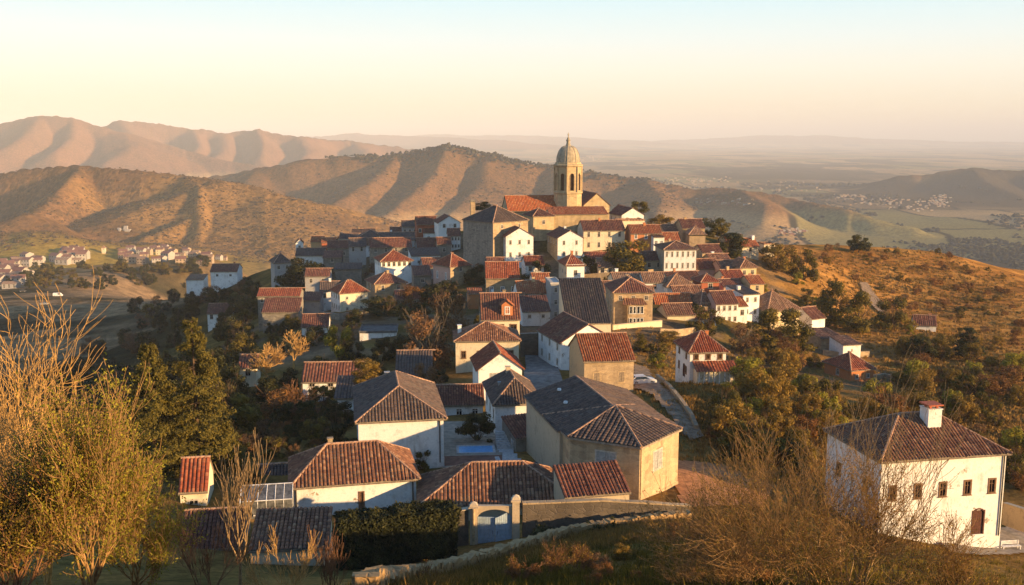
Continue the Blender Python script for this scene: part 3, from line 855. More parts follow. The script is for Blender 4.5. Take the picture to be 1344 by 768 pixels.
def H(name, label, x0, x1, ye, yb, r, dep, roof, rh, wall, roofm, wins='', Y=None, grp=None, cat='house', dz=0, **kw):
    """a house whose front spans x0..x1 and runs from eave row ye to ground row yb in the survey photograph"""
    xm = (x0 + x1) / 2; rr = R(r)
    p = hit(xm, yb) if Y is None else at(xm, yb, Y)
    Yd = p.y; c, s = math.cos(rr), math.sin(rr)
    a0, a1 = ray(x0, ye)[0], ray(x1, ye)[0]
    wl, wr = (p.x - a0 * Yd) / (c - a0 * s), (a1 * Yd - p.x) / (c - a1 * s)
    w = wl + wr
    ze = ray(xm, ye)[1] * Yd
    fx, fy = p.x + c * (wr - wl) / 2, Yd + s * (wr - wl) / 2
    cx, cy = fx - s * dep / 2, fy + c * dep / 2
    zb = p.z + dz
    pts = [(cx + c*a*w/2 - s*b*dep/2, cy + s*a*w/2 + c*b*dep/2) for a in (-1, 1) for b in (-1, 1)]
    zmin = min(gz(*q) for q in pts)
    root = empty(name, (cx, cy, zb), rr)
    tag(root, label, cat, grp)
    cr_ = random.Random(label)
    if not kw.get('chim') and roof not in ('flat', 'shed', 'pyr') and kw.get('det', 1) == 1 and cr_.random() < .4 and cat == 'house':
        kw['chim'] = [(cr_.uniform(-.6, .6), cr_.uniform(-.1, .4), cr_.uniform(.5, 1.0), cr_.uniform(.28, .38), cr_.choice(['white', 'stone', 'ochre', 'orange']))]
    box_house(root, w, dep, ze - zb, min(zmin - zb - .6, -.6), roof, rh, wall, roofm, wins, **kw)
    HOUSES.append((cx, cy, w / 2, dep / 2, rr))
    root['_size'] = (w, dep, ze - zb)
    if DEBUG: print('H %-44s Y %.0f w %.1f d %.1f h %.1f z %.1f' % (label[:44], Yd, w, dep, ze - zb, zb))
    return root
DEBUG = False
# ------------------------------------------------------------------ houses close to the viewer
V_ = 'houses of the hill village'
H('white_house', 'big white house with hipped tile roof beside the small blue pool', 470, 582, 549, 606, 9.5, 16.0, 'hipy', 2.7, 'white', 'slate', 'L5x1s:1.0,1.3', Y=110.5, grp=V_, det=2, hipin=4.2, chim=[(-.2, .75, .8, .3, 'grey')], base=.25)
H('white_house', 'low white house with striped hip roof behind the clipped hedge', 384, 546, 631, 669, 12.5, 9.0, 'hipx', 2.6, 'white', 'brown', 'L2x1', Y=97, grp=V_, det=2, hipin=3.6, chim=[(-.36, .1, .75, .25, 'stone')], doors=[('F', .6, .5, 1.8, False, 'wood')])
H('tiled_outbuilding', 'long low building under striped tile roof behind the arched blue gate', 552, 757, 659, 690, 4, 8.5, 'hipx', 2.7, 'sand', 'brown', '', Y=94.5, grp=V_, det=2, hipin=5.2)
H('white_house', 'white house with dark hip roof above the stone steps', 650, 709, 527, 566, 8, 11.4, 'hipy', 2.4, 'white', 'slate', 'L3x1', Y=127, grp=V_, det=2, chim=[(-.1, .3, .8, .28, 'sand'), (-.6, -.1, .4, .15, 'grey')])
H('stone_shed', 'small dark stone shed with sloping tile roof beside the steps', 677, 719, 572, 597, 22, 4.6, 'shed', 1.4, 'greystone', 'darkred', 'L2x1:.8,1.0', Y=118, grp=V_, det=2, o=.3)
H('white_cottage', 'low white range with red tile roof behind the pool yard', 571, 634, 529, 553, 5, 6.0, 'gabx', 2.0, 'white', 'darkred', 'F3x1w:.9,1.0', Y=141, grp=V_, det=2)
H('white_cottage', 'small white gabled cottage with one red and one brown roof slope', 628, 685, 484, 506, 8, 9.0, 'gaby', 2.5, 'white', 'red', 'F1x1s:3.2,1.1', Y=150, grp=V_, det=2)
H('cream_house', 'cream house with three windows under a wide striped hip roof', 598, 681, 446, 488, 4, 9.0, 'hipx', 2.5, 'cream', 'brown', 'F4x1b@2.6:.85,1.35', Y=178, grp=V_, det=2, hipin=5.6, chim=[(-.86, .1, 1.5, .35, 'white')])
H('stone_house', 'tan stone house with bright red tile roof and two shuttered windows', 767, 832, 472, 519, 8, 11.5, 'gabx', 2.9, 'goldstone', 'terra', 'F2x1g@2.0:1.1,1.7', Y=148, grp=V_, det=2, sidewall='ochre')
H('white_barn', 'white gabled barn with round vent and dark arched doorway', 737, 806, 447, 486, 17, 13.0, 'gaby', 3.0, 'white', 'darkred', 'L3x2:.8,1.2', Y=176, grp=V_, det=2, doors=[('F', -2.2, 2.6, 4.2, True, 'iron')])
H('white_house', 'white house with bright red hip roof alone on the grassy slope', 906, 953, 460, 500, 6, 8.5, 'hipx', 2.4, 'white', 'red', 'F3x1b@3.6:.8,1.2 L2x2b:.8,1.2', Y=158, grp=V_, det=2, hipin=3.0, chim=[(.35, .1, .7, .3, 'orange')], doors=[('L', 1.0, 1.1, 2.1, True)])
def onz(px, py, z):
    a, b = ray(px, py); return Vector((a * z / b, z / b, z))
def corner_house():
    e3 = at(842, 588, 97); z = e3.z
    E = [onz(712, 545, z), onz(745, 574, z), e3, onz(896, 563, z)]
    E.append(E[0] + (E[3] - E[0]) * .62 + Vector((2.5, 7.5, 0)))
    A = at(808, 533, 104.5); g = -38.6
    c = Vector((A.x, A.y, g)); root = empty('stone_house', c, 0)
    tag(root, 'ochre stone house with pyramid tile roof and one sunlit end wall', 'house', V_)
    Wc = [A + (p - A) * .945 for p in E]; Hh = z - g + .15; wb = MB(); wn = []
    spec = [(.42, 1.5, 2.1, 's', 4.3), (.52, 2.3, 2.1, 's', 4.1), (.45, 1.9, 2.1, 's', 3.9), None, None]
    n = len(E)
    for i in range(n):
        p, q = Wc[i] - c, Wc[(i + 1) % n] - c; p.z = q.z = 0; d = q - p; L = d.length
        M = Matrix.Translation((p + q) / 2) @ Matrix.Rotation(math.atan2(d.y, d.x), 4, 'Z')
        holes = []
        if spec[i]:
            t, ww, hh, sty, zs = spec[i]; u = -L/2 + L*t
            holes = [(u - ww/2, zs, u + ww/2, zs + hh)]; wn.append((M @ Matrix.Translation((u, 0, zs)), ww, hh, sty))
        wall_face(wb, M, L, -3.5, Hh, holes, None)
        if i < 3: wb.box(-L/2 - .05, L/2 + .05, -.07, .05, -3.5, 1.3, M=M)
    wb.build('wall', MAT['goldstone'], root)
    rb, sb, kb = MB(), MB(), MB()
    for i in range(n):
        p, q = E[i] - c, E[(i + 1) % n] - c
        tile_plane(rb, [p, q, A - c], .5, .13, True); dn = Vector((0, 0, .05))
        sb.face([A - c - dn, q - dn, p - dn]); sb.face([p - dn*4, q - dn*4, q, p])
        m = int((A - c - p).length / .45)
        for k in range(m): kb.tube([p.lerp(A - c, k/m) + dn, p.lerp(A - c, (k + 1.08)/m) + dn], [.15, .13], 7)
    ro = rb.build('roof', MAT['slate'], root); sb.build('eaves', MAT['soffit'], ro); kb.build('ridge_cap', MAT['ridge'], ro)
    for M, ww, hh, sty in wn: add_window(root, M, ww, hh, sty, 2)
    p, q = Wc[2] - c, Wc[3] - c; b = MB(); x = p + (q - p) * .03 + (p - Vector((0, 0, 0))).normalized() * .1
    b.tube([(x.x, x.y, -.3), (x.x, x.y, Hh - .3)], .08, 6); b.build('drainpipe', MAT['lightwood'], root)
    for p in E: HOUSES.append((p.x, p.y, 3, 3, 0))
    # the rear wing, its ridge running back from the peak
    B = onz(756, 494, A.z - .25); A2 = A - Vector((0, 0, .25)); d = B - A2; L = d.length; d.normalize()
    hw = abs((E[0] - A2).x * -d.y + (E[0] - A2).y * d.x)
    mid = (A2 + B) / 2; r2 = empty('stone_barn', (mid.x, mid.y, g), math.atan2(-d.x, d.y))
    tag(r2, 'dark tile roofed barn with two skylights joined behind the ochre stone house', 'barn', V_)
    hh = A2.z - E[0].z
    wo, ro = box_house(r2, hw*2 - .6, L, E[0].z - g, -3.5, 'gaby', hh, 'sand', 'slate', '', det=2, o=.3)
    for yy, tt in ((-.5, .55), (4.5, .45)):
        s = MB(); s.lathe([(0, .25), (.22, .22), (.3, 0)], 10); k = s.build('roof_vent', MAT['whiteframe'], ro); k.location = (-hw*tt, yy, E[0].z - g + hh*(1 - tt) + .1)
    HOUSES.append((mid.x, mid.y, hw, L/2, math.atan2(-d.x, d.y)))
corner_house()
# the tall white house by the viewer
RH = H('white_house', 'tall white house with big square chimney standing beyond the bare twigs', 1158, 1321, 597, 705, 11, 11.5, 'hipx', 3.1, 'white', 'brown', 'F5x1b@4.7:.88,1.65 L2x1b@4.7:.9,1.5', Y=103, det=2, grp=V_, hipin=5.4,
       chim=[(.12, -.25, 1.7, .82, 'white')], doors=[('F', 4.6, 1.45, 2.8, True)])

# ------------------------------------------------------------------ middle of the village
H('stone_house', 'stone house with bay of windows below a small separate roof', 806, 857, 383, 432, 3, 13.0, 'hipy', 2.4, 'goldstone', 'darkred', 'F3x1:.8,1.0 L5x2:.8,1.3', Y=222, grp=V_, hipin=5.0)
H('stone_barn', 'long dark slate roofed barn beside the bay windowed stone house', 744, 802, 424, 452, 3, 17, 'shed', 7.0, 'cream', 'slate_shaded', '', Y=204, grp=V_, o=.2)  # roof in a darker slate: shade from neighbours put into the colour
H('orange_roof_house', 'house with bright orange roof above the cream cottage', 860, 908, 399, 412, 4, 7, 'gabx', 2.2, 'cream', 'orange_tile', 'F3x1', Y=246, grp=V_)
H('cream_cottage', 'cream cottage under lone brown roof with a dark doorway', 876, 912, 413, 434, 8, 9, 'gabx', 2.0, 'cream', 'brown', 'F2x1:.9,1.2', Y=232, grp=V_, doors=[('F', -2.2, 1.0, 2.0)])
H('white_house', 'white three storey house with dark red gable roof over the trees', 940, 969, 398, 427, 10, 9, 'gabx', 2.4, 'white', 'darkred', 'F4x2:.7,1.2 L1x2:1.2,1.2', Y=240, grp=V_, sidewall='pink')
H('white_house', 'tall narrow white house with flat grey roof and white chimney', 976, 997, 386, 417, 14, 10, 'shed', .8, 'white', 'slate', 'F2x2:.7,1.2', Y=246, grp=V_, chim=[(-.5, 0, .9, .4)])
H('cottage', 'tiny white cottage with orange roof between two tall white houses', 968, 981, 401, 420, 10, 4, 'shed', 1.5, 'white', 'terra', 'F1x1', Y=242, grp=V_)
H('round_roofed_house', 'low cream house with wide brown pyramid roof at the village edge', 1008, 1050, 406, 418, 20, 11, 'pyr', 3.9, 'yellow', 'tan', 'F3x1:.8,.9', Y=246, grp=V_)
H('white_house', 'bright white two storey house with a row of narrow windows', 872, 914, 327, 357, 4, 12, 'hipx', 1.6, 'white', 'brown', 'F6x2:.55,1.5 L2x2:.7,.8', Y=277, grp=V_, sidewall='sand')
H('white_house', 'white house with long tan roof below the bright white one', 845, 874, 370, 384, 5, 8, 'gabx', 2.0, 'white', 'tan', 'F1x1', Y=256, grp=V_)
H('long_roofed_house', 'low house with long flat tan roof next to white chimneys', 806, 846, 369, 378, 5, 9, 'gabx', 1.7, 'cream', 'tan', '', Y=258, grp=V_, chim=[(-.6, .2, 1.2, .4)])
H('small_house', 'small white house under a rounded orange hip roof', 876, 912, 375, 388, 10, 8, 'hipx', 2.5, 'white', 'tan', 'F3x1', Y=254, grp=V_)
H('dark_roofed_house', 'house with broad dark red roof below the bright white one', 880, 922, 368, 376, 12, 10, 'gabx', 1.8, 'cream', 'darkred', '', Y=268, grp=V_)
H('red_house', 'small red walled house among the crowded roofs', 921, 944, 369, 383, 8, 7, 'hipx', 1.4, 'redwall', 'red', 'F1x1:1.2,1.3', Y=257, grp=V_)
H('yellow_house', 'yellow ended house with brown roof at the village edge', 972, 993, 350, 366, 12, 9, 'hipy', 1.8, 'yellow', 'brown', 'F2x1', Y=278, grp=V_, sidewall='pink')
H('ruined_house', 'crumbling pinkish house with sagging dark roof', 946, 972, 351, 368, 8, 8, 'gabx', 1.6, 'pink', 'brown', 'F1x1', Y=281, grp=V_)
H('stone_house', 'stone house with dark roof behind the red walled house', 950, 976, 376, 388, 10, 8, 'gabx', 1.5, 'pink', 'darkred', '', Y=262, grp=V_)
H('dark_roofed_house', 'house with long sloping red roof right under the round olive tree', 916, 946, 352, 362, 16, 9, 'gabx', 2.2, 'pink', 'darkred', '', Y=285, grp=V_)
H('orange_house', 'orange walled house with two white shutters near the church', 828, 868, 306, 328, 5, 9, 'gabx', 2.2, 'orange', 'terra', 'F3x1w:.8,1.4', Y=304, grp=V_)
H('white_cottage', 'small white house beside the orange walled house', 858, 872, 311, 327, 10, 6, 'shed', 1.0, 'white', 'brown', 'F2x1w', Y=302, grp=V_)
H('cream_house', 'long cream house with tall windows below the church', 766, 820, 302, 329, 6, 11, 'gabx', 2.6, 'cream', 'darkred', 'F4x2:.8,1.6', Y=306, grp=V_)
H('white_house', 'white gabled house with arched window below the church tower', 732, 765, 312, 340, 12, 13, 'gaby', 2.2, 'white', 'darkred', 'F2x2:.7,1.3 L4x1', Y=300, grp=V_, sidewall='stone')
H('white_house', 'white house with pointed gable beside the square stone keep', 664, 700, 310, 342, 12, 11, 'gaby', 2.5, 'white', 'darkred', 'F3x2:.7,1.3 L4x2:.7,1.3', Y=297, grp=V_)
H('white_house', 'white cube house with small red hip roof below the cream house', 744, 767, 347, 368, 10, 10, 'hipx', 2.2, 'white', 'red', 'F1x1 L3x1', Y=268, grp=V_, sidewall='sand')
H('stone_house', 'square stone house with red gable roof and three pale windows', 638, 681, 364, 390, 3, 9, 'gabx', 3.6, 'stone', 'red', 'F3x1w@1.4:.9,1.4', Y=262, grp=V_)
H('white_house', 'white house with ragged orange roof by the tall wall', 680, 722, 384, 402, 8, 8, 'gabx', 2.4, 'white', 'terra', 'F2x2:.7,.8', Y=243, grp=V_)
H('white_house', 'plain white house under a lean roof between alley walls', 686, 722, 408, 436, 6, 8, 'shed', 2.2, 'white', 'darkred', 'F2x1:.7,.8', Y=222, grp=V_)
H('dormer_house', 'house with orange dormer over a sunlit cream upper floor', 632, 682, 418, 440, 4, 11, 'gabx', 4.4, 'cream', 'darkred', 'F3x1b:1.8,1.1', Y=200, grp=V_)
H('brown_roofed_house', 'stone house with dark brown roof on the crest by a pale rock', 896, 925, 299, 315, 6, 10, 'gabx', 2.4, 'goldstone', 'darkred', 'F2x1', Y=316, grp=V_)
H('stone_cottage', 'low golden stone cottage with rounded roof on the crest', 905, 926, 307, 320, 0, 8, 'hipx', 2.0, 'goldstone', 'tan', '', Y=308, grp=V_)
H('red_roofed_cottage', 'red roofed cottage with white gable on the end of the crest', 974, 996, 323, 334, 14, 8, 'gabx', 2.2, 'cream', 'terra', 'F1x1', Y=322, grp=V_, chim=[(.8, -.2, 1.2, .4)])
H('cottage', 'small cottage with red roof near the dark round tree on the crest', 954, 976, 317, 330, 8, 8, 'gabx', 2.0, 'ochre', 'red', '', Y=330, grp=V_)
H('cottage', 'tiny cream hut at the very tip of the crest', 1003, 1017, 321, 330, 10, 5, 'flat', .3, 'cream', 'tan', 'F2x1', Y=335, grp=V_)
# behind the church
H('white_house', 'white gabled house just behind the church roofs', 816, 845, 282, 296, 14, 12, 'gaby', 2.3, 'white', 'darkred', 'F2x1:.8,1.5 L3x1', Y=330, grp=V_)
H('cream_house', 'flat topped cream block under the white gabled house', 812, 846, 290, 304, 10, 5, 'flat', .3, 'cream', 'tan', '', Y=318, grp=V_)
H('stone_cottage', 'small stone hut with sharp peak behind the church', 812, 826, 276, 284, 10, 7, 'gaby', 1.6, 'goldstone', 'brown', '', Y=352, grp=V_)

# ------------------------------------------------------------------ shaded flank of the village
H('white_house', 'white house with one bright orange roof face in the shaded quarter', 446, 483, 383, 411, 28, 8, 'hipx', 2.6, 'cream', 'red', 'F2x2:.7,.8 L4x2:.8,1.3', Y=266, grp=V_, sidewall='white', hipin=3.4)
H('stone_house', 'tan stone house with red hip roof next to the white one', 492, 533, 371, 399, 24, 9, 'hipx', 2.5, 'stone', 'darkred', 'F2x1:.9,1.4 L3x1:.8,1.4', Y=276, grp=V_)
H('pink_house', 'pink fronted house with red hip roof and tan side', 591, 618, 348, 372, 38, 9, 'hipx', 3.0, 'stone', 'red', 'F1x1 L2x1w@1.2:.8,2.0', Y=286, grp=V_, sidewall='pink')
H('white_house', 'long white house with a sagging red roof and many windows', 500, 541, 342, 364, 18, 11, 'hipx', 2.6, 'white', 'red', 'F6x1:.9,1.6 L4x1:.8,1.6', Y=305, grp=V_)
H('grey_house', 'grey house with stone gable against the dark roofs', 458, 480, 323, 344, 8, 9, 'gabx', 2.4, 'grey', 'slate', 'F2x1:.8,1.6', Y=350, grp=V_)
H('grey_house', 'long grey stone house with dark brown roof', 486, 540, 324, 344, 10, 10, 'gabx', 2.6, 'greystone', 'darkred', 'F4x1', Y=335, grp=V_)
H('white_house', 'pale long house with dark roof in the shade of the ridge', 388, 425, 335, 350, 4, 9, 'gabx', 2.3, 'white', 'slate', '', Y=380, grp=V_)
H('ruined_house', 'tall ruined house with broken plaster above the dark bushes', 360, 382, 344, 372, 22, 9, 'hipx', 2.6, 'grey', 'slate', 'F2x2 L3x2:.8,1.4', Y=345, grp=V_)
H('ruined_house', 'big peeling stone house with flat red roof', 338, 393, 388, 428, 4, 8, 'gabx', 1.4, 'greystone', 'red', 'F5x2:.9,1.2', Y=262, grp=V_)
H('lean_to', 'stone lean-to with dark tiled roof against the peeling house', 344, 392, 409, 430, 5, 7, 'shed', 2.4, 'greystone', 'darkred', '', Y=252, grp=V_)
H('low_building', 'low shed with dark red roof next to the peeling house', 394, 420, 394, 404, 2, 6, 'shed', 1.4, 'grey', 'darkred', '', Y=272, grp=V_)
H('white_house', 'white gabled house catching blue shade near the keep', 576, 604, 292, 312, 14, 10, 'gaby', 2.4, 'white', 'darkred', 'F2x1', Y=362, grp=V_)
H('red_house', 'red roofed house with dark red walls on the skyline', 547, 573, 294, 310, 10, 9, 'gabx', 2.6, 'redwall', 'darkred', 'F3x1', Y=372, grp=V_)
H('white_cottage', 'narrow white house with three windows against the keep', 588, 604, 309, 328, 6, 8, 'gabx', 2.0, 'white', 'darkred', 'F4x2:.6,1.0', Y=335, grp=V_)
H('dark_roofed_house', 'dark roofed house on the skyline above the shaded quarter', 528, 548, 297, 310, 8, 8, 'gabx', 2.0, 'grey', 'slate', 'F3x1', Y=385, grp=V_)
H('dark_roofed_house', 'low house with wide dark tile roof in the middle of the shaded roofs', 500, 545, 315, 328, 12, 10, 'gabx', 2.4, 'grey', 'slate', '', Y=362, grp=V_)
H('dark_roofed_house', 'house with dark hip roof beside the skyline bush', 470, 502, 311, 324, 5, 9, 'hipx', 2.2, 'greystone', 'slate', 'F2x1', Y=388, grp=V_)
H('dark_roofed_house', 'broad brown roofed house above the long white one', 548, 590, 324, 340, 10, 10, 'gabx', 2.6, 'white', 'darkred', 'F3x1', Y=336, grp=V_)
H('white_cottage', 'half hidden white wing under a dark roof near the keep', 540, 578, 335, 350, 14, 7, 'shed', 1.6, 'white', 'slate', 'F2x1:.7,.8', Y=318, grp=V_)
H('stone_house', 'small stone house by the narrow white house', 574, 592, 320, 336, 8, 8, 'gabx', 1.8, 'greystone', 'darkred', 'F1x1', Y=330, grp=V_)
H('dark_roofed_house', 'dark house with mossy roof behind the grey gable', 430, 458, 325, 340, 8, 9, 'gabx', 2.2, 'greystone', 'darkred', 'F2x1', Y=368, grp=V_)
H('stone_ruin', 'roofless looking stone hut among ivy in the shaded quarter', 424, 448, 338, 356, 4, 7, 'shed', 1.6, 'greystone', 'darkred', 'F1x1', Y=345, grp=V_)
H('sunlit_house', 'orange house catching the last sun on the crest', 408, 424, 317, 328, 4, 8, 'gabx', 2.0, 'ochre', 'terra', '', Y=432, grp=V_)
H('sunlit_house', 'white house catching the last sun at the crest end', 388, 398, 319, 330, 12, 7, 'gaby', 1.6, 'white', 'brown', 'F1x1', Y=432, grp=V_)
H('sunlit_house', 'red brick house catching the last sun near the crest end', 422, 440, 318, 330, 8, 7, 'gabx', 1.6, 'redwall', 'terra', '', Y=425, grp=V_)
H('sunlit_house', 'cream house with lit gable behind the long dark roof', 440, 452, 317, 328, 10, 7, 'gaby', 1.5, 'cream', 'darkred', '', Y=428, grp=V_)
H('skyline_house', 'low pale house with broad roof on the shaded skyline', 462, 492, 306, 316, 6, 8, 'gabx', 1.6, 'white', 'slate', '', Y=420, grp=V_)
H('flat_roofed_house', 'pale blue flat roofed house amid dark trees', 472, 520, 437, 455, 4, 8, 'flat', .3, 'white', 'asphalt', 'F1x1:3,.9', Y=212, grp=V_)
H('red_roofed_cottage', 'low cottage with red tile roof behind the golden bush', 397, 470, 499, 512, 3, 7, 'gabx', 2.2, 'white', 'darkred', 'F3x1', Y=158, grp=V_)
H('lean_to', 'lean-to with dark roof against the low red roofed cottage', 440, 470, 521, 534, 4, 6, 'shed', 1.8, 'white', 'slate', '', Y=146, grp=V_)
H('hut', 'small hut with dark red roof half hidden by the bare orange tree', 314, 336, 481, 500, 6, 5, 'gabx', 1.6, 'cream', 'darkred', 'F1x1', Y=172, grp=V_)
H('brown_roofed_house', 'low house with wide dark roof behind the big white pool house', 520, 566, 492, 510, 4, 14, 'gabx', 2.8, 'grey', 'slate', '', Y=168, grp=V_)
# ------------------------------------------------------------------ small buildings low in the picture
H('shed', 'narrow cream shed with bright red roof beside the yellow leafed tree', 236, 271, 643, 688, 10, 5.5, 'gabx', 2.4, 'cream', 'red', 'F1x1', Y=94, grp=V_, det=2, o=.25)
H('outbuilding', 'outbuilding with long striped tile roof beside the hedge', 328, 430, 719, 766, 6, 5.0, 'shed', 1.5, 'cream', 'brown', '', Y=80, grp=V_, det=2, o=.25)
H('outbuilding', 'low outbuilding with dark roof behind the bare saplings', 238, 316, 716, 750, 8, 7.0, 'gabx', 2.0, 'greystone', 'darkred', '', Y=83, grp=V_, det=2)
H('outbuilding', 'small dark tiled outbuilding touching the low white house', 338, 382, 648, 668, 10, 7.0, 'gabx', 2.2, 'grey', 'slate', 'F2x1', Y=104, grp=V_, det=2)
H('low_building', 'low wing with fine red tiles beside the ochre stone house', 742, 826, 648, 668, 13, 4.2, 'shed', 1.6, 'sand', 'darkred', '', Y=92, grp=V_, det=2, o=.25)
# ------------------------------------------------------------------ the slope beyond the white house
H('orange_house', 'orange house with red hip roof on the slope below the ruins', 1118, 1147, 483, 503, 20, 9, 'hipx', 2.4, 'orange', 'red', 'F2x1:.8,.9 L1x1', Y=205, grp='houses on the far slope')
H('white_hut', 'bright white hut with flat grey roof among the ruins', 1107, 1130, 452, 466, 14, 6, 'shed', .9, 'white', 'brown', 'F1x1:.4,.6', Y=228, grp='houses on the far slope')
H('stone_ruin', 'long ruined stone wall house on the bushy slope', 1078, 1106, 443, 456, 16, 7, 'shed', 1.0, 'goldstone', 'brown', '', Y=235, grp='houses on the far slope')
H('small_house', 'small dark red roofed house between dense shrubs', 1066, 1083, 417, 428, 28, 8, 'gabx', 2.2, 'white', 'darkred', '', Y=252, grp='houses on the far slope')
H('small_house', 'lone small house with dark roof and white end wall on the dry hill', 1200, 1229, 426, 434, -14, 6, 'gabx', 2.1, 'white', 'darkred', '', Y=268, grp='houses on the far slope')
H('white_house', 'white house with spotted wall alone on the wooded valley edge', 276, 311, 356, 376, 4, 11, 'gabx', 2.4, 'white', 'darkred', 'F2x1:.9,.9', Y=410, grp='houses on the valley side')
H('white_house', 'white house with arched windows down the dark wooded slope', 272, 304, 411, 434, 8, 9, 'gabx', 2.6, 'white', 'darkred', 'F3x1:1.0,1.6', Y=330, grp='houses on the valley side')
H('white_shed', 'low white shed beside the lone house on the valley edge', 244, 267, 367, 377, 4, 8, 'shed', 1.2, 'white', 'tan', '', Y=412, grp='houses on the valley side')

# ------------------------------------------------------------------ houses packed between the others
PK = 'houses of the hill village'
for nm, lb, x0, x1, ye, yb, Y, r, dep, rf, rh, wl, rm, wn in [
 ('low_house', 'long low house with brown roof just behind the dark slate barn', 742, 802, 384, 397, 240, 4, 9, 'gabx', 2.2, 'stone', 'brown', ''),
 ('stone_house', 'small stone house with brown hip roof touching the white three storey house', 921, 940, 397, 416, 243, 10, 9, 'hipx', 2.3, 'stone', 'brown', 'F2x2:.7,1.1'),
 ('stone_house', 'stone house with dark red roof just under the bright white two storey house', 846, 871, 341, 356, 283, 6, 8, 'gabx', 2.0, 'sand', 'darkred', 'F2x1'),
 ('low_house', 'low red roofed house beneath the white house with pointed gable', 690, 714, 347, 360, 284, 8, 8, 'gabx', 2.0, 'white', 'red', 'F2x1'),
 ('low_house', 'tan roofed low house half hidden behind the big round olive tree', 786, 806, 350, 362, 276, 6, 8, 'gabx', 2.0, 'cream', 'tan', 'F2x1'),
 ('stone_house', 'ochre house with terracotta roof next to the white two storey house on its upper side', 868, 892, 315, 328, 305, 5, 8, 'gabx', 2.0, 'ochre', 'terra', 'F2x1'),
 ('low_house', 'low stone house under a long dark red roof behind the round crest tree', 922, 948, 331, 344, 300, 12, 8, 'gabx', 2.0, 'goldstone', 'darkred', 'F2x1'),
 ('low_house', 'ochre low house with brown roof below the round crest tree', 934, 960, 343, 356, 289, 10, 8, 'gabx', 1.8, 'ochre', 'brown', 'F2x1'),
 ('low_house', 'cream low house with patched red roof above the grey roofed tall house', 952, 978, 365, 378, 271, 10, 8, 'gabx', 1.8, 'cream', 'red', 'F2x1'),
 ('cottage', 'tiny ochre cottage at the edge of the bushes beside the yellow ended house', 985, 1003, 372, 386, 262, 14, 7, 'gabx', 1.7, 'ochre', 'terra', 'F1x1'),
 ('dark_roofed_house', 'grey house with dark roof directly behind the pink fronted house', 556, 588, 350, 364, 303, 14, 8, 'gabx', 2.3, 'grey', 'darkred', 'F3x1'),
 ('stone_house', 'low stone house between the long white house and the pink fronted one', 543, 566, 361, 376, 291, 10, 8, 'shed', 1.8, 'greystone', 'darkred', 'F1x1'),
 ('stone_wall_house', 'low ruined stone house below the roofless hut', 440, 474, 353, 366, 318, 6, 6, 'shed', 1.2, 'greystone', 'slate', ''),
 ('low_house', 'low shaded house with maroon roof above the white house with orange roof face', 400, 432, 362, 376, 305, 4, 8, 'gabx', 1.8, 'grey', 'darkred', 'F2x1'),
 ('dark_roofed_house', 'house with dark red roof on the skyline beside the white gabled one', 556, 582, 305, 320, 370, 8, 8, 'gabx', 2.2, 'white', 'darkred', 'F2x1'),
 ('dark_roofed_house', 'maroon roofed house on the skyline near the bush', 512, 536, 306, 318, 390, 6, 8, 'gabx', 2.0, 'greystone', 'darkred', 'F2x1'),
 ('dark_roofed_house', 'small house with flat looking black roof on the shaded crest', 446, 470, 313, 325, 405, 6, 8, 'gabx', 1.7, 'white', 'slate', 'F2x1'),
 ('dark_roofed_house', 'brown roofed house behind the long grey stone house', 480, 514, 321, 333, 368, 8, 8, 'gabx', 2.0, 'white', 'brown', 'F3x1'),
 ('low_house', 'cream house with tan roof wedged behind the house with bay windows', 820, 860, 389, 402, 248, 4, 8, 'gabx', 2.0, 'cream', 'tan', 'F3x1'),
 ('low_house', 'white house with brown roof under the house with broad dark red roof', 886, 922, 388, 402, 250, 8, 8, 'gabx', 2.0, 'white', 'brown', 'F3x1'),
 ('low_house', 'pale stone house with maroon hip roof beside the cream cottage', 912, 940, 417, 432, 233, 8, 8, 'hipx', 2.0, 'white', 'darkred', 'F3x1:.7,1.1'),
 ('low_house', 'white house with red roof behind the bush beside the white cube house', 770, 800, 341, 352, 284, 6, 8, 'gabx', 1.8, 'white', 'red', 'F2x1'),
 ('stone_house', 'golden stone house behind the orange walled one on the crest', 872, 898, 304, 316, 320, 8, 8, 'gabx', 2.0, 'goldstone', 'brown', 'F2x1'),
 ('low_house', 'small stone house with maroon roof above the square stone house', 640, 662, 348, 360, 280, 6, 7, 'gabx', 1.8, 'stone', 'darkred', 'F2x1'),
 ('low_house', 'narrow white house with orange roof above the ragged orange roofed one', 700, 722, 371, 384, 256, 6, 8, 'gabx', 2.0, 'white', 'terra', 'F2x1'),
 ('low_house', 'grey house with dark roof below the square stone house', 640, 664, 398, 410, 240, 6, 7, 'gabx', 1.8, 'grey', 'slate', 'F1x1'),
 ('low_house', 'cream house under a red roof by the alley beside the tall narrow grey house', 738, 762, 398, 412, 236, 4, 8, 'gabx', 2.0, 'cream', 'darkred', 'F2x1'),
 ('low_house', 'white house with dark roof between the peeling house and the white one', 420, 444, 381, 396, 280, 8, 8, 'gabx', 2.0, 'white', 'slate', 'F2x1'),
 ('low_house', 'grey stone house with maroon roof beneath the tan stone house', 520, 552, 392, 406, 262, 12, 7, 'gabx', 1.8, 'greystone', 'darkred', 'F2x1'),
 ('low_house', 'shaded white house with dark roof below the peeling house', 396, 430, 428, 442, 232, 6, 8, 'gabx', 2.2, 'white', 'darkred', 'F2x1'),
]:
    H(nm, lb, x0, x1, ye, yb, r, dep, rf, rh, wl, rm, wn, Y=Y, grp=PK)
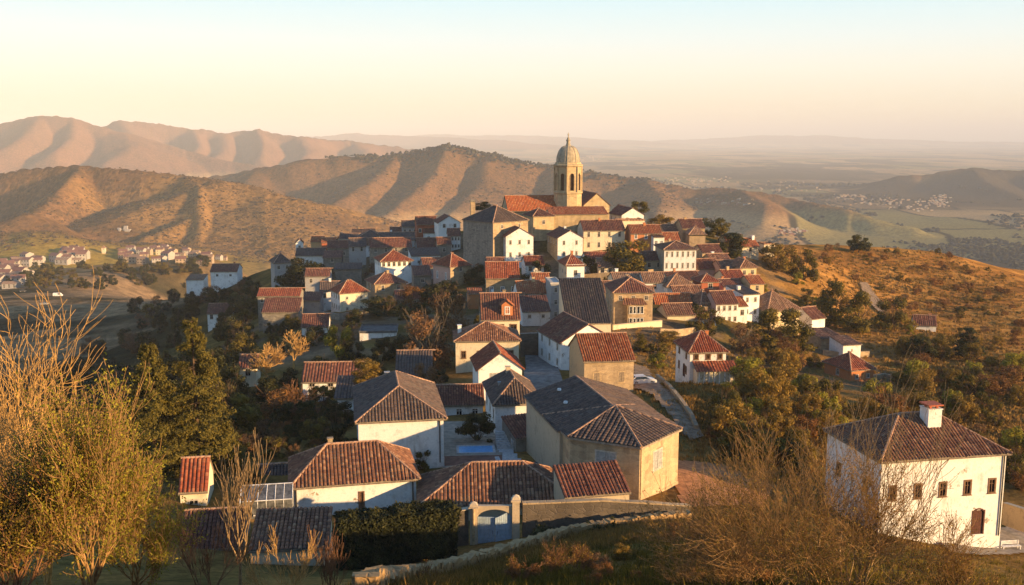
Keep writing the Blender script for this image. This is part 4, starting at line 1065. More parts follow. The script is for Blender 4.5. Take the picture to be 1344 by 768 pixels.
# ------------------------------------------------------------------ church and keep
def world_len(px, Y): return px * Y / F
def church():
    Yc = 343.0
    base = at(745, 290, Yc)
    root = empty('church', (base.x, base.y, base.z), R(10))
    tag(root, 'stone church with domed octagonal bell tower crowning the hill village', 'church')
    zz = lambda py: ray(745, py)[1] * Yc - base.z
    z1, zc, z2, z3 = zz(274) - 4, zz(253), zz(215), zz(191)
    r = 4.75
    b = MB(); a0 = R(22.5 + 6)
    b.lathe([(r, z1), (r, zc - .3)], 8, ang=a0); b.lathe([(r, zc - .3), (r + .35, zc - .1), (r + .35, zc + .35), (r - .1, zc + .5)], 8, ang=a0)
    # arched belfry openings, one on each side of the octagon
    sid = 2 * r * math.sin(math.pi / 8); ap = (r - .1) * math.cos(math.pi / 8)
    ho = zz(230); lo = zc + .9
    for k in range(8):
        M = Matrix.Rotation(a0 + math.pi / 8 + k * math.pi / 4 + math.pi / 2, 4, 'Z') @ Matrix.Translation((0, -ap, 0))
        hw = .72
        prof = [(-hw, lo), (hw, lo), (hw, ho)] + [(hw * math.cos(t), ho + hw * math.sin(t)) for t in np.linspace(0, math.pi, 9)[1:-1]] + [(-hw, ho)]
        L = sid / 2 - .02
        wall_face(b, M, 2 * L, zc + .45, lo, [], None)
        top = z2 - .9
        for s0, s1 in ((-L, -hw), (hw, L)):
            b.face([M @ Vector(p) for p in ((s0,0,lo),(s1,0,lo),(s1,0,top),(s0,0,top))], [(s0,lo),(s1,lo),(s1,top),(s0,top)])
        arch = [(hw * math.cos(t), ho + hw * math.sin(t)) for t in np.linspace(0, math.pi, 9)]
        for (xa, za), (xb, zb_) in zip(arch[:-1], arch[1:]):
            b.face([M @ Vector(p) for p in ((xa,0,za),(xa,0,top),(xb,0,top),(xb,0,zb_))])
        for (xa, za), (xb, zb_) in zip(prof, prof[1:] + prof[:1]):
            b.face([M @ Vector(p) for p in ((xa,0,za),(xb,0,zb_),(xb,.7,zb_),(xa,.7,za))])
        b.box(-L - .22, -L + .22, -.28, .1, zc + .4, top, M=M)          # corner pilaster
        b.box(-hw - .28, -hw - .02, -.12, .0, lo, ho, M=M); b.box(hw + .02, hw + .28, -.12, .0, lo, ho, M=M)
    tow = b.build('tower', MAT['church'], root)
    d = MB(); d.lathe([(ap - .75, zc + .6), (ap - .75, z2 - .8)], 8, ang=a0 + math.pi / 8); d.build('belfry_core', MAT['wood'], tow)
    c = MB(); c.lathe([(r, z2 - 1.0), (r + .4, z2 - .75), (r + .4, z2 - .3), (r - .2, z2 - .1), (r - .35, z2 + .5), (r - .75, z2 + .6)], 8, ang=a0); c.build('cornice', MAT['church'], tow)
    dm = MB(); rd = r - .82; hd = z3 - z2
    prof = [(rd, z2 + .5)] + [(rd * math.cos(t) ** .72 if t < 1.5 else .35, z2 + .5 + hd * .86 * math.sin(t) + .3) for t in np.linspace(.05, 1.48, 12)]
    dm.lathe(prof, 24)
    do = dm.build('dome', MAT['dome'], root, smooth=True)
    rb = MB()
    for k in range(8):
        t = a0 + k * math.pi / 4
        rb.tube([(p[0] * 1.01 * math.cos(t), p[0] * 1.01 * math.sin(t), p[1]) for p in prof], .12, 4)
    rb.build('dome_rib', MAT['dome'], do)
    zl = prof[-1][1]; ztop = zz(173.5)
    s = MB(); s.lathe([(1.15, zl - .5), (1.05, zl + .1), (.7, zl + .5), (.62, zl + 1.6), (.85, zl + 1.75), (.5, zl + 2.3), (.22, zl + 3.0), (.12, zl + 3.4), (.3, zl + 3.6), (.1, zl + 3.9), (.05, ztop)], 10)
    s.box(-.35, .35, -.05, .05, ztop - .75, ztop - .6)
    s.build('spire', MAT['dome'], root, smooth=True)
    # nave, transept and front wing
    def wing(x0, x1, ye, yb, r_, dep, roof, rh, roofm, Y, wins='', chim=()):
        xm = (x0 + x1) / 2; p = at(xm, yb, Y); rr = R(r_); cs, sn = math.cos(rr), math.sin(rr)
        a0_, a1_ = ray(x0, ye)[0], ray(x1, ye)[0]
        wl, wr = (p.x - a0_*Y) / (cs - a0_*sn), (a1_*Y - p.x) / (cs - a1_*sn)
        fx, fy = p.x + cs*(wr-wl)/2, Y + sn*(wr-wl)/2
        tmp = empty('wing', (fx - sn*dep/2, fy + cs*dep/2, p.z), rr)
        before = set(bpy.data.objects)
        box_house(tmp, wl + wr, dep, ray(xm, ye)[1]*Y - p.z, -4, roof, rh, 'church', roofm, wins, chim=chim)
        bpy.context.view_layer.update()
        inv = (Matrix.Translation(root.location) @ Matrix.Rotation(root.rotation_euler.z, 4, 'Z')).inverted()
        mt = Matrix.Translation(tmp.location) @ Matrix.Rotation(rr, 4, 'Z')
        for o in list(bpy.data.objects):
            if o.parent is tmp:
                ml = o.matrix_local.copy(); o.parent = root; o.matrix_local = inv @ mt @ ml
        HOUSES.append((fx - sn*dep/2, fy + cs*dep/2, (wl+wr)/2, dep/2, rr))
        bpy.data.objects.remove(tmp)
    wing(667, 736, 276, 292, 9, 14, 'gabx', 4.6, 'orange_tile', 338, '')
    wing(766, 800, 269, 290, 12, 16, 'gaby', 4.0, 'darkred', 346, 'F1x1:1.0,1.6')
    wing(722, 798, 281, 296, 8, 7, 'shed', 1.9, 'terra', 326, '')
    wing(700, 727, 283, 300, 20, 9, 'hipx', 2.0, 'darkred', 322, 'F1x1')
church()
KEEP = H('stone_keep', 'massive square stone keep with streaked shaded wall and slate roof', 647, 693, 290, 345, 41, 14.5, 'hipy', 4.2, 'goldstone', 'slate', 'F2x1:.8,1.2', Y=302, cat='tower', ridgecap=True, hipin=6.5, o=.3, sidewall='greystone')  # front stone golden for sun, other walls grey for shade, set by colour

def chimney_stack():
    p = at(620.5, 284, 330); root = empty('chimney_stack', p, R(10)); tag(root, 'tall thin stone chimney standing behind the square stone keep', 'chimney')
    h = world_len(22, 330); b = MB(); b.box(-.75, .75, -.75, .75, -8, h - .8); b.build('shaft', MAT['stone'], root)
    b = MB(); b.box(-1, 1, -1, 1, h - .8, h - .4); b.box(-.8, .8, -.8, .8, h - .4, h); b.build('cap', MAT['greystone'], root)
chimney_stack()
H('grey_house', 'tall narrow grey house squeezed in the alley beside the slate barn', 723, 736, 373, 437, 6, 9, 'flat', .3, 'grey', 'concrete', 'F1x3:.7,1.2', Y=236, grp=V_)
H('small_house', 'small red brick hut with orange roof by the square stone house', 615, 633, 385, 394, 8, 4, 'shed', .8, 'orange', 'terra', '', Y=256, grp=V_)

# parts that belong to single houses
def dormer(root, x, z, w, h):
    b = MB(); b.box(-w/2, w/2, -.0, 2.6, 0, h); b.face([(-w/2, 0, h), (w/2, 0, h), (0, 0, h + w*.42)])
    o = b.build('dormer', MAT['orange'], root); dep = root['_size'][1]; o.location = (x, -dep/2 + .5, z)
    rb = MB(); e = .25
    for s in (-1, 1):
        A = [(s*(w/2+e), -.3, h - e*.84), (s*(w/2+e), 3.2, h - e*.84), (0, 3.2, h + w*.42), (0, -.3, h + w*.42)]
        tile_plane(rb, A if s > 0 else [A[1], A[0], A[3], A[2]], .5, .07)
    rb.build('dormer_roof', MAT['terra'], o)
    add_window(o, Matrix.Translation((0, -.05, h*.2)), .95, h*.62, 'w', 2)
for o in list(C.objects):
    if o.get('label', '').startswith('house with orange dormer'):
        dormer(o, 1.4, o['_size'][2] + .35, 2.3, 2.4)
    if o.get('label', '').startswith('stone house with bay'):
        w, d, h = o['_size']; b = MB(); b.box(-1.9, 2.1, -1.5, .0, -1, h - 2.6); bo = b.build('bay', MAT['goldstone'], o); bo.location = (.4, -d/2, 0)
        for zz_ in (1.2, 3.9):
            for k in range(4):
                fm, pm = win_mesh(.55, 1.6, 'w', 1); q = link('window', fm, bo); q.location = (-1.2 + k*.85, -1.62, zz_); link('pane', pm, q).location = (0, -.16, 0)
        rb = MB(); z0 = h - 2.6
        for poly in ([(-3.2,-2.1,z0-.1),(2.5,-2.1,z0-.1),(1.6,0.02,z0+1.1),(-2.6,0.02,z0+1.1)], [(2.5,-2.1,z0-.1),(2.5,.02,z0-.1),(1.6,.02,z0+1.1)]): tile_plane(rb, poly, .5, .07)
        rb.build('bay_roof', MAT['brown'], bo)
    if o.get('label', '').startswith('white house with bright red hip roof alone'):
        w, d, h = o['_size']; b = MB(); b.box(-w/2 + .2, w/2 + .5, -2.3, -.02, -2, 2.2); bo = b.build('porch', MAT['cream'], o); bo.location = (.4, -d/2, 0)
        rb = MB(); tile_plane(rb, [(-w/2 - .1, -2.8, 2.2), (w/2 + .9, -2.8, 2.2), (w/2 + .9, -.02, 3.3), (-w/2 - .1, -.02, 3.3)], .5, .07); rb.build('porch_roof', MAT['red'], bo)
        for k in range(7):
            q = MB(); x = -w/2 + .5 + k * .85; q.box(x - .07, x + .07, -2.42, -2.3, -1.5, 2.15); q.build('porch_post', MAT['whiteframe'], bo)
def pipe(root, x, face='F', top=None):
    w, d, h = root['_size']; M = face_frame(face, w, d); b = MB()
    b.tube([M @ Vector((x, -.12, -.3)), M @ Vector((x, -.12, h - .5)), M @ Vector((x, -.35, h - .1))], .075, 6)
    b.build('drainpipe', MAT['iron'], root)
for o in list(C.objects):
    l = o.get('label', '')
    if l.startswith('big white house with hipped'): pipe(o, o['_size'][0]/2 - .45); wn = add_window(o, face_frame('F', o['_size'][0], o['_size'][1]) @ Matrix.Translation((-1.4, 0, 1.5)), .55, .35, 's', 1); wn.name = 'vent'
    if l.startswith('low white house with striped'): pipe(o, o['_size'][0]/2 - .35); pipe(o, -o['_size'][0]/2 + .3)
    if l.startswith('tall white house with big'): pipe(o, o['_size'][0]/2 - .3)
    if l.startswith('white gabled barn'):
        w, d, h = o['_size']; b = MB(); M = face_frame('F', w, d) @ Matrix.Translation((-.6, 0, h + .3)) @ Matrix.Rotation(math.pi/2, 4, 'X')
        b.lathe([(0, .05), (.55, .05), (.62, .12), (.75, .12), (.75, -.02)], 18); v = b.build('round_vent', MAT['shutter'], o); v.matrix_local = M

# ------------------------------------------------------------------ walls, gate, steps, paving
def wall_run(name, label, pts, thick, height, mat, cap=None, cat='wall', base=-1.2, follow=True, step=2.0):
    """a wall along world points (x, y, ground z); height may be a number or one number per point"""
    P = [Vector(p) for p in pts]; hs = height if hasattr(height, '__len__') else [height] * len(P)
    Q, Hh = [], []
    for i in range(len(P) - 1):
        m = max(1, int((P[i+1] - P[i]).length / step))
        for k in range(m): t = k / m; Q.append(P[i].lerp(P[i+1], t)); Hh.append(hs[i] + (hs[i+1] - hs[i]) * t)
    Q.append(P[-1]); Hh.append(hs[-1])
    c = sum(Q, Vector()) / len(Q); root = empty(name, c); tag(root, label, cat)
    b, k = MB(), MB(); dist = 0
    def sec(i, t, z0, z1):
        d = Q[min(i+1, len(Q)-1)] - Q[max(i-1, 0)]; d.z = 0; d.normalize(); nn = Vector((-d.y, d.x, 0)) * t / 2; q = Q[i] - c
        return [q - nn + Vector((0,0,z0)), q - nn + Vector((0,0,z1)), q + nn + Vector((0,0,z1)), q + nn + Vector((0,0,z0))]
    jr = random.Random(len(Q))
    def runs(mb, t, lo, hi):
        S = [sec(i, t, lo if lo < 0 else Hh[i] + lo - 10, Hh[i] + hi + (jr.uniform(-.06, .06))) for i in range(len(Q))]
        for i in range(len(Q) - 1):
            A, B = S[i], S[i+1]; L = (Q[i+1] - Q[i]).length
            for j in range(4):
                a, b_, c_, d_ = A[j], B[j], B[(j+1) % 4], A[(j+1) % 4]
                mb.face([d_, c_, b_, a], [(0,1),(L,1),(L,0),(0,0)])
        mb.face(S[0]); mb.face(S[-1][::-1])
    runs(b, thick, base, 0); b.build('masonry', MAT[mat], root)
    if cap:
        runs(k, thick + .16, 10.0 + .004, .14); k.build('coping', MAT[cap], root)
    return root
def ground_pts(pix, Y=None): return [hit(*p) if len(p) == 2 else at(*p) for p in pix]

def low_stones(root, P):
    """uneven coping stones lying along the top of the wall"""
    rn = random.Random(4); b = MB(); c = root.location
    for p, q in zip(P[:-1], P[1:]):
        L = (q - p).length; t = 0; a = math.atan2(q.y - p.y, q.x - p.x)
        while t < L:
            w = rn.uniform(.25, .7); m = p.lerp(q, min(1, (t + w/2)/L)) - c; h = rn.uniform(.10, .30)
            M = Matrix.Translation(m + Vector((rn.gauss(0, .04), rn.gauss(0, .04), .66))) @ Matrix.Rotation(a + rn.gauss(0, .12), 4, 'Z') @ Matrix.Rotation(rn.gauss(0, .09), 4, 'X') @ Matrix.Rotation(rn.gauss(0, .09), 4, 'Y')
            b.box(-w/2, w/2, -rn.uniform(.25, .42), rn.uniform(.25, .42), -.1, h, M=M); t += w*.96
    b.build('coping', MAT['oldstone'], root)
# garden wall with the arched blue gate
gl = at(622, 716, 85.6); gr = at(677, 712, 85.6); gz0 = min(gl.z, gr.z)
gdir = (gr - gl); gdir.z = 0; gdir.normalize(); grot = math.atan2(gdir.y, gdir.x); gw = (gr - gl).length
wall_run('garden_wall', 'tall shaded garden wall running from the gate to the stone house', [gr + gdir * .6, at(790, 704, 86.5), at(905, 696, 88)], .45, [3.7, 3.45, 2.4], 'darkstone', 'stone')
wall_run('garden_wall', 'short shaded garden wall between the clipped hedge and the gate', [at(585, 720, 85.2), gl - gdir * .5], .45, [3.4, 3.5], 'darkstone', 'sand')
def gate():
    root = empty('gate', (gl.x, gl.y, gz0), grot); tag(root, 'pale blue double gate under a stone arch with two pillars', 'gate')
    h = world_len(58, 85.6); hp = gw
    for x, hh in ((0, h + .1), (gw, h + .75)):
        b = MB(); b.box(x - .33, x + .33, -.35, .35, -1.2, hh - .3); p = b.build('pillar', MAT['sand'], root)
        q = MB(); q.box(x - .44, x + .44, -.46, .46, hh - .3, hh - .12); q.lathe([(.5, hh - .12), (.42, hh + .1), (.0, hh + .32)], 4, c=(x, 0), ang=math.pi/4); q.build('pillar_cap', MAT['sand'], p)
    b = MB(); n = 14; r = gw / 2 - .3; cx = gw / 2; spring = h - 1.25
    outer = h + .02
    for k in range(n):
        t0, t1 = math.pi - math.pi*k/n, math.pi - math.pi*(k+1)/n
        x0, z0, x1, z1 = cx + r*math.cos(t0), spring + .95*math.sin(t0), cx + r*math.cos(t1), spring + .95*math.sin(t1)
        for y, flip in ((-.2, False), (.2, True)):
            q = [(x0,y,z0),(x1,y,z1),(x1,y,outer),(x0,y,outer)]; b.face(q[::-1] if flip else q)
        b.face([(x0,-.2,z0),(x0,.2,z0),(x1,.2,z1),(x1,-.2,z1)]); b.face([(x0,-.2,outer),(x1,-.2,outer),(x1,.2,outer),(x0,.2,outer)])
    b.build('arch', MAT['sand'], root)
    for s, op in ((-1, R(-4)), (1, R(11))):
        b = MB(); m = 8; wl = gw/2 - .36
        for k in range(m):
            x0, x1 = wl*k/m + .008, wl*(k+1)/m - .008
            z = lambda x: 2.75 + (.0 if s < 0 else .75 * (1 - x / wl) ** 1.3)
            P = lambda x, y, zz_: Vector((x, y, zz_))
            q = [(x0,-.04,.08),(x1,-.04,.08),(x1,-.04,z(x1)),(x0,-.04,z(x0))]
            b.face(q); b.face([(a, .04, c_) for a, _, c_ in q][::-1])
            for (A, B) in zip(q, q[1:] + q[:1]): b.face([A, (A[0], .04, A[2]), (B[0], .04, B[2]), B])
        for z_ in (.45, 1.5, 2.45): b.box(.05, wl - .05, .04, .09, z_, z_ + .14)
        o = b.build('gate_leaf', MAT['bluepaint'], root)
        if s < 0: o.location = (.36, 0, 0); o.rotation_euler.z = op
        else: o.location = (gw - .36, 0, 0); o.scale.x = -1; o.rotation_euler.z = op
        k = MB(); k.tube([(wl - .18, -.1, 1.2), (wl - .18, -.1, 1.5)], .025, 6); k.build('handle', MAT['iron'], o)
    pb = MB(); pb.tube([(.02, -.55, -2.0), (.02, -.55, h - .1)], .13, 8); pb.build('post', MAT['lightwood'], root)
gate()
LW = wall_run('low_wall', 'low old stone wall with sunlit top crossing the grass slope', [p for p in ground_pts([(480,790),(540,765),(590,752),(640,738),(690,722),(740,706),(800,695),(850,688),(905,683)])], .6, .7, 'oldstone', None, step=.6)
low_stones(LW, ground_pts([(480,790),(540,765),(590,752),(640,738),(690,722),(740,706),(800,695),(850,688),(905,683)]))
wall_run('retaining_wall', 'dark stone retaining wall closing the paved yard', [at(683, 474, 188), at(722, 472, 190)], .6, 5.4, 'darkstone', 'greystone', step=6)
wall_run('terrace_wall', 'pale terrace wall under the bay windowed stone house', [at(804, 440, 216), at(868, 434, 222)], .5, 2.3, 'cream', 'sand', step=4)
wall_run('parapet', 'sunlit sand coloured parapet sloping beside the fine red tiles', [at(733, 650, 96), at(812, 632, 102)], .4, [1.5, 2.3], 'sand', 'sand', step=8)
wall_run('road_wall', 'rough stone edging wall above the dirt road', ground_pts([(862,497),(878,512),(893,530),(906,548),(914,566)]), .55, .9, 'stone', None, step=1.5)
wall_run('terrace_wall', 'sunlit terrace wall behind the bench of the tall white house', [at(1318, 676, 113), at(1400, 704, 103)], .4, 1.5, 'ochre', 'sand', step=3)
wall_run('yard_wall', 'white yard wall beside the pool steps', ground_pts([(652,612),(662,636)]), .35, 1.1, 'grey', 'concrete', step=2)

for lb, pts, hh, mt in [
 ('stone terrace wall below the cream house and the big round olive tree', [(742,372),(770,370),(800,368)], 2.2, 'stone'),
 ('rough stone wall under the bright white two storey house', [(850,362),(880,361),(914,360)], 1.8, 'goldstone'),
 ('old stone wall holding the bank under the square stone house', [(612,396),(640,394),(684,396)], 2.4, 'greystone'),
 ('shaded stone wall along the terrace of the long white house', [(478,366),(505,370),(545,368)], 2.2, 'greystone'),
 ('low stone wall stepping down beside the tan stone house with red hip roof', [(420,416),(446,420),(490,412)], 1.6, 'greystone'),
 ('long stone wall at the foot of the shaded quarter', [(396,372),(424,376),(452,372)], 2.0, 'stone'),
 ('sunlit stone wall under the cream cottage', [(866,440),(890,441),(916,438)], 1.5, 'goldstone'),
 ('ruined stone wall climbing past the white hut', [(1080,466),(1106,470),(1140,468)], 1.3, 'stone'),
 ('broken field wall on the slope beside the orange house', [(1134,500),(1160,496),(1186,500)], .9, 'stone')]:
    wall_run('stone_wall', lb, ground_pts(pts), .5, hh, mt, None, step=2.5)
def inside(poly, x, y):
    r = np.zeros(x.shape, bool); n = len(poly)
    for i in range(n):
        (x0, y0), (x1, y1) = poly[i], poly[(i + 1) % n]
        c = ((y0 > y) != (y1 > y)) & (x < (x1 - x0) * (y - y0) / ((y1 - y0) or 1e-9) + x0)
        r ^= c
    return r
def drape(name, pix, mat, off=.12, res=.45, label=None, world=False):
    P = pix if world else [tuple(hit(*p)[:2]) for p in pix]
    xs, ys = [p[0] for p in P], [p[1] for p in P]
    nx, ny = int((max(xs) - min(xs)) / res) + 2, int((max(ys) - min(ys)) / res) + 2
    gx, gy = np.meshgrid(min(xs) + np.arange(nx) * res, min(ys) + np.arange(ny) * res, indexing='ij')
    z = ground_h(gx.ravel(), gy.ravel()).reshape(gx.shape) + off
    ins = inside(P, gx + res/2, gy + res/2)[:-1, :-1]
    k = np.arange(nx * ny).reshape(nx, ny)
    f = np.stack([k[:-1,:-1], k[1:,:-1], k[1:,1:], k[:-1,1:]], -1)[ins]
    used, invx = np.unique(f.ravel(), return_inverse=True)
    co = np.stack([gx.ravel(), gy.ravel(), z.ravel()], -1)[used]
    me = bpy.data.meshes.new(name); me.from_pydata(co.tolist(), [], invx.reshape(-1, 4).tolist()); me.materials.append(MAT[mat])
    o = link(name, me); o['kind'] = 'structure'
    if label: o['label'] = label
    return o
drape('pavement', [(546,612),(556,556),(655,552),(668,600),(664,618)], 'paving', label='tan paved pool yard')
drape('pavement', [(548,612),(552,601),(660,599),(664,612)], 'brickpave', off=.17, label='brick paved strip below the pool')
drape('pavement', [(686,526),(690,468),(726,470),(746,522)], 'asphalt2', off=.3, label='grey concrete yard between the barn and the cottages')
drape('road', [(832,480),(850,484),(868,508),(888,524),(905,545),(925,575),(905,580),(880,548),(855,520),(832,512)], 'dirt', off=.34, label='pale dirt road below the stone house')
drape('pavement', [(884,606),(950,612),(1015,640),(1000,668),(900,668),(885,640)], 'tanbark', off=.22, label='russet earth terrace beside the stone house')
drape('pavement', [(655,590),(672,592),(700,632),(668,634)], 'concrete', off=.2, label='grey path below the stone steps')
drape('pavement', [(690,610),(722,602),(735,640),(705,640)], 'asphalt', label='dark yard beside the ochre stone house')
drape('pavement', [(1225,700),(1345,690),(1400,720),(1250,728)], 'paving', off=.3, label='concrete terrace before the tall white house')
drape('path', [(1128,372),(1138,372),(1160,400),(1168,420),(1150,408),(1136,392)], 'dirt', off=.5, label='pale track climbing the dry hill')

def pool():
    p = hit(624.5, 592); root = empty('swimming_pool', (p.x, p.y, p.z + .12), R(4)); tag(root, 'small blue swimming pool sunk in the tan paved yard', 'pool')
    w, d = world_len(46, p.y), 2.5
    b = MB(); t = .3
    b.box(-w/2 - t, w/2 + t, -d/2 - t, -d/2, -.4, .14); b.box(-w/2 - t, w/2 + t, d/2, d/2 + t, -.4, .14); b.box(-w/2 - t, -w/2, -d/2, d/2, -.4, .139); b.box(w/2, w/2 + t, -d/2, d/2, -.4, .139)
    b.build('rim', MAT['concrete'], root)
    b = MB(); b.face([(-w/2, -d/2, .10), (w/2, -d/2, .10), (w/2, d/2, .10), (-w/2, d/2, .10)]); b.build('water', MAT['pooltile'], root)
pool()
def steps():
    p = hit(662, 592); root = empty('stone_steps', p, R(6)); tag(root, 'grey stone steps climbing beside the dark stone shed', 'steps')
    b = MB()
    for k in range(9): b.box(-.85, .85, k*.36, 3.6, -.6 if k == 0 else k*.17 + .002, (k+1)*.17)
    b.build('treads', MAT['concrete'], root)
    r = MB()
    for y in (0, 1.1, 2.2, 3.3): r.tube([(.95, y, y*.47), (.95, y, y*.47 + 1)], .03, 5)
    r.tube([(.95, 0, 1.0), (.95, 3.3, 3.3*.47 + 1.0)], .035, 5); r.build('railing', MAT['whiteframe'], root)
steps()
def greenhouse():
    p = at(350, 676, 93); root = empty('greenhouse', p, R(10)); tag(root, 'small glazed lean-to greenhouse behind the striped outbuilding', 'greenhouse')
    w, d, h = 5.0, 2.4, 1.5; fr = MB(); gl_ = MB()
    for k in range(7):
        x = -w/2 + k*w/6; fr.tube([(x, 0, -.5), (x, 0, h), (x, d, h + .8)], .04, 4)
    for z0, y0 in ((0, 0), (h, 0), (h + .8, d)): fr.tube([(-w/2, y0, z0), (w/2, y0, z0)], .05, 4)
    fr.build('frame', MAT['whiteframe'], root)
    gl_.face([(-w/2, .02, -.5), (w/2, .02, -.5), (w/2, .02, h), (-w/2, .02, h)]); gl_.face([(-w/2, .02, h), (w/2, .02, h), (w/2, d, h + .8), (-w/2, d, h + .8)]); gl_.build('pane', MAT['greenglass'], root)
    b = MB(); b.box(-w/2, w/2, d, d + .2, -.8, h + .8); b.build('back_wall', MAT['grey'], root)
plain('greenglass', (.10, .10, .095), .4, .3, .6, 2)
greenhouse()
def bench():
    p = at(1330, 703, 104); root = empty('bench', (p.x, p.y, gz(p.x, p.y) + .12), R(8)); tag(root, 'pale slatted bench on the terrace by the tall white house', 'bench')
    b = MB()
    for k in range(4): b.box(-1.1, 1.1, k*.12, k*.12 + .09, .45, .49)
    b.build('seat', MAT['whiteframe'], root)
    b = MB()
    for k in range(3): b.box(-1.1, 1.1, .5, .54, .6 + k*.15, .7 + k*.15)
    b.build('backrest', MAT['whiteframe'], root)
    for x in (-1, 1):
        for y in (.02, .46):
            b = MB(); b.box(x - .04, x + .04, y, y + .06, 0, .45 if y < .1 else 1.0); b.build('leg', MAT['whiteframe'], root)
bench()

# ------------------------------------------------------------------ vehicles
def vehicle(name, label, loc, rz, van=False, group=None, colour='carpaint', detail=True):
    root = empty(name, loc, rz); tag(root, label, 'van' if van else 'car', group)
    if van: L, W_, prof, glass = 5.6, 1.95, [(-2.8,.35),(-2.8,1.1),(-2.72,2.25),(1.5,2.3),(2.0,1.9),(2.35,1.2),(2.8,1.0),(2.8,.35)], [(1.55,1.25,2.05,2.12)]
    else: L, W_, prof, glass = 4.3, 1.75, [(-2.15,.3),(-2.15,.85),(-1.95,.95),(-1.35,1.42),(.3,1.46),(1.0,.98),(1.95,.82),(2.15,.62),(2.15,.3)], []
    b = MB(); hw = W_ / 2
    ins = lambda z: hw - max(0, (z - .95)) * .26
    for s in (-1, 1):
        q = [(x, s * ins(z), z) for x, z in prof]; b.face(q if s < 0 else q[::-1])
    for (x0, z0), (x1, z1) in zip(prof, prof[1:] + prof[:1]):
        b.face([(x0, -ins(z0), z0), (x0, ins(z0), z0), (x1, ins(z1), z1), (x1, -ins(z1), z1)])
    body = b.build('body', MAT[colour], root)
    g = MB(); e = .012
    side = [(-1.75,.98),(-1.25,1.36),(.22,1.40),(.8,1.0)] if not van else [(.2,1.25),(.2,2.0),(1.45,2.02),(1.95,1.3)]
    for s in (-1, 1):
        q = [(x, s * (ins(z) + e), z) for x, z in side]; g.face(q if s > 0 else q[::-1])
    ws = ((.34,1.43),(.97,1.0)) if not van else ((1.55,2.24),(2.28,1.32)); (xa, za), (xb, zb_) = ws
    g.face([(xa+e, -ins(za)+.08, za+e), (xb+e, -ins(zb_)+.08, zb_+e), (xb+e, ins(zb_)-.08, zb_+e), (xa+e, ins(za)-.08, za+e)])
    if not van: g.face([(-1.38-e, ins(1.4)-.08, 1.4+e), (-1.9-e, ins(1)-.08, 1.0+e), (-1.9-e, -ins(1)+.08, 1.0+e), (-1.38-e, -ins(1.4)+.08, 1.4+e)])
    g.build('window', MAT['glass'], body)
    for x in (-L*.3, L*.31):
        for s in (-1, 1):
            t = MB(); t.lathe([(.0,-.1),(.31,-.1),(.33,-.06),(.33,.06),(.31,.1),(0,.1)], 16); o = t.build('wheel', MAT['rubber'], root); o.location = (x, s*(hw - .1), .33); o.rotation_euler.x = math.pi/2
            r_ = MB(); r_.lathe([(.0,-.115),(.19,-.115),(.2,.115),(0,.115)], 10); r_.build('rim', MAT['concrete'], o)
    for s in (-1, 1):
        h = MB(); h.box(L/2 - .08, L/2 + .015, s*(hw-.42)-.16, s*(hw-.42)+.16, .58, .72); h.build('headlight', MAT['whiteframe'], root)
        h = MB(); h.box(-L/2 - .015, -L/2 + .08, s*(hw-.3)-.14, s*(hw-.3)+.14, .65, .82); h.build('tail_light', MAT['lamp_red'], root)
    return root
p = hit(843, 505); vehicle('parked_car', 'silver car parked on the pale road behind the tan stone house', (p.x, p.y, p.z + .14), R(12))
p = hit(76, 389); vehicle('parked_van', 'white van standing on the brown field in the valley', (p.x, p.y, p.z), R(5), van=True, colour='whiteframe')
p = hit(30, 383); vehicle('parked_car', 'dark car at the edge of the brown valley field', (p.x, p.y, p.z), R(20), colour='iron')
p = hit(58, 400); vehicle('parked_car', 'dark car standing alone below the white van in the valley', (p.x, p.y, p.z), R(8), colour='shutter')
# ------------------------------------------------------------------ vegetation
def foliage(name, cols, trans=.25):
    m, nt, p = new_mat(name); n = N(nt); t = n.attr('tint').outputs['Fac']; rn = n.node('ShaderNodeObjectInfo').outputs['Random']
    r = n.node('ShaderNodeValToRGB'); n.put(r.inputs[0], t); cr = r.color_ramp
    while len(cr.elements) < len(cols): cr.elements.new(.5)
    for i, (e, c) in enumerate(zip(cr.elements, cols)): e.position = i / (len(cols) - 1); e.color = c + (1,)
    c = n.mix(1, r.outputs[0], n.mix(rn, (.72, .74, .7), (1.2, 1.12, 1.05)), 'MULTIPLY')
    n.put(p.inputs['Base Color'], c); p.inputs['Roughness'].default_value = .7; p.inputs['Specular IOR Level'].default_value = .2
    tr = nt.nodes.new('ShaderNodeBsdfTranslucent'); n.put(tr.inputs[0], c)
    mx = nt.nodes.new('ShaderNodeMixShader'); mx.inputs[0].default_value = trans
    nt.links.new(p.outputs[0], mx.inputs[1]); nt.links.new(tr.outputs[0], mx.inputs[2])
    nt.links.new(mx.outputs[0], [x for x in nt.nodes if x.type == 'OUTPUT_MATERIAL'][0].inputs[0])
    MAT[name] = m
foliage('leaf_olive', [(.05,.048,.010), (.11,.09,.014), (.19,.14,.02), (.28,.19,.028)], .3)
foliage('leaf_dark', [(.020,.024,.008), (.038,.042,.011), (.065,.064,.015), (.11,.095,.02)])
foliage('leaf_gold', [(.12,.08,.015), (.20,.13,.02), (.30,.19,.03), (.36,.24,.05)])
foliage('leaf_lime', [(.085,.082,.012), (.22,.205,.022), (.36,.32,.035), (.48,.40,.055)], .4)
foliage('leaf_russet', [(.12,.055,.02), (.20,.09,.028), (.28,.14,.038), (.36,.20,.055)], .3)
foliage('leaf_twig', [(.08,.045,.024), (.14,.075,.034), (.20,.105,.042), (.28,.15,.05)])
foliage('leaf_conifer', [(.05,.048,.012), (.10,.088,.016), (.17,.135,.022), (.24,.18,.03)])
foliage('leaf_hedge', [(.018,.022,.008), (.035,.040,.012), (.065,.065,.018), (.11,.095,.03)], .15)
foliage('dry_grass', [(.17,.11,.032), (.30,.175,.045), (.42,.25,.07), (.17,.14,.035)])
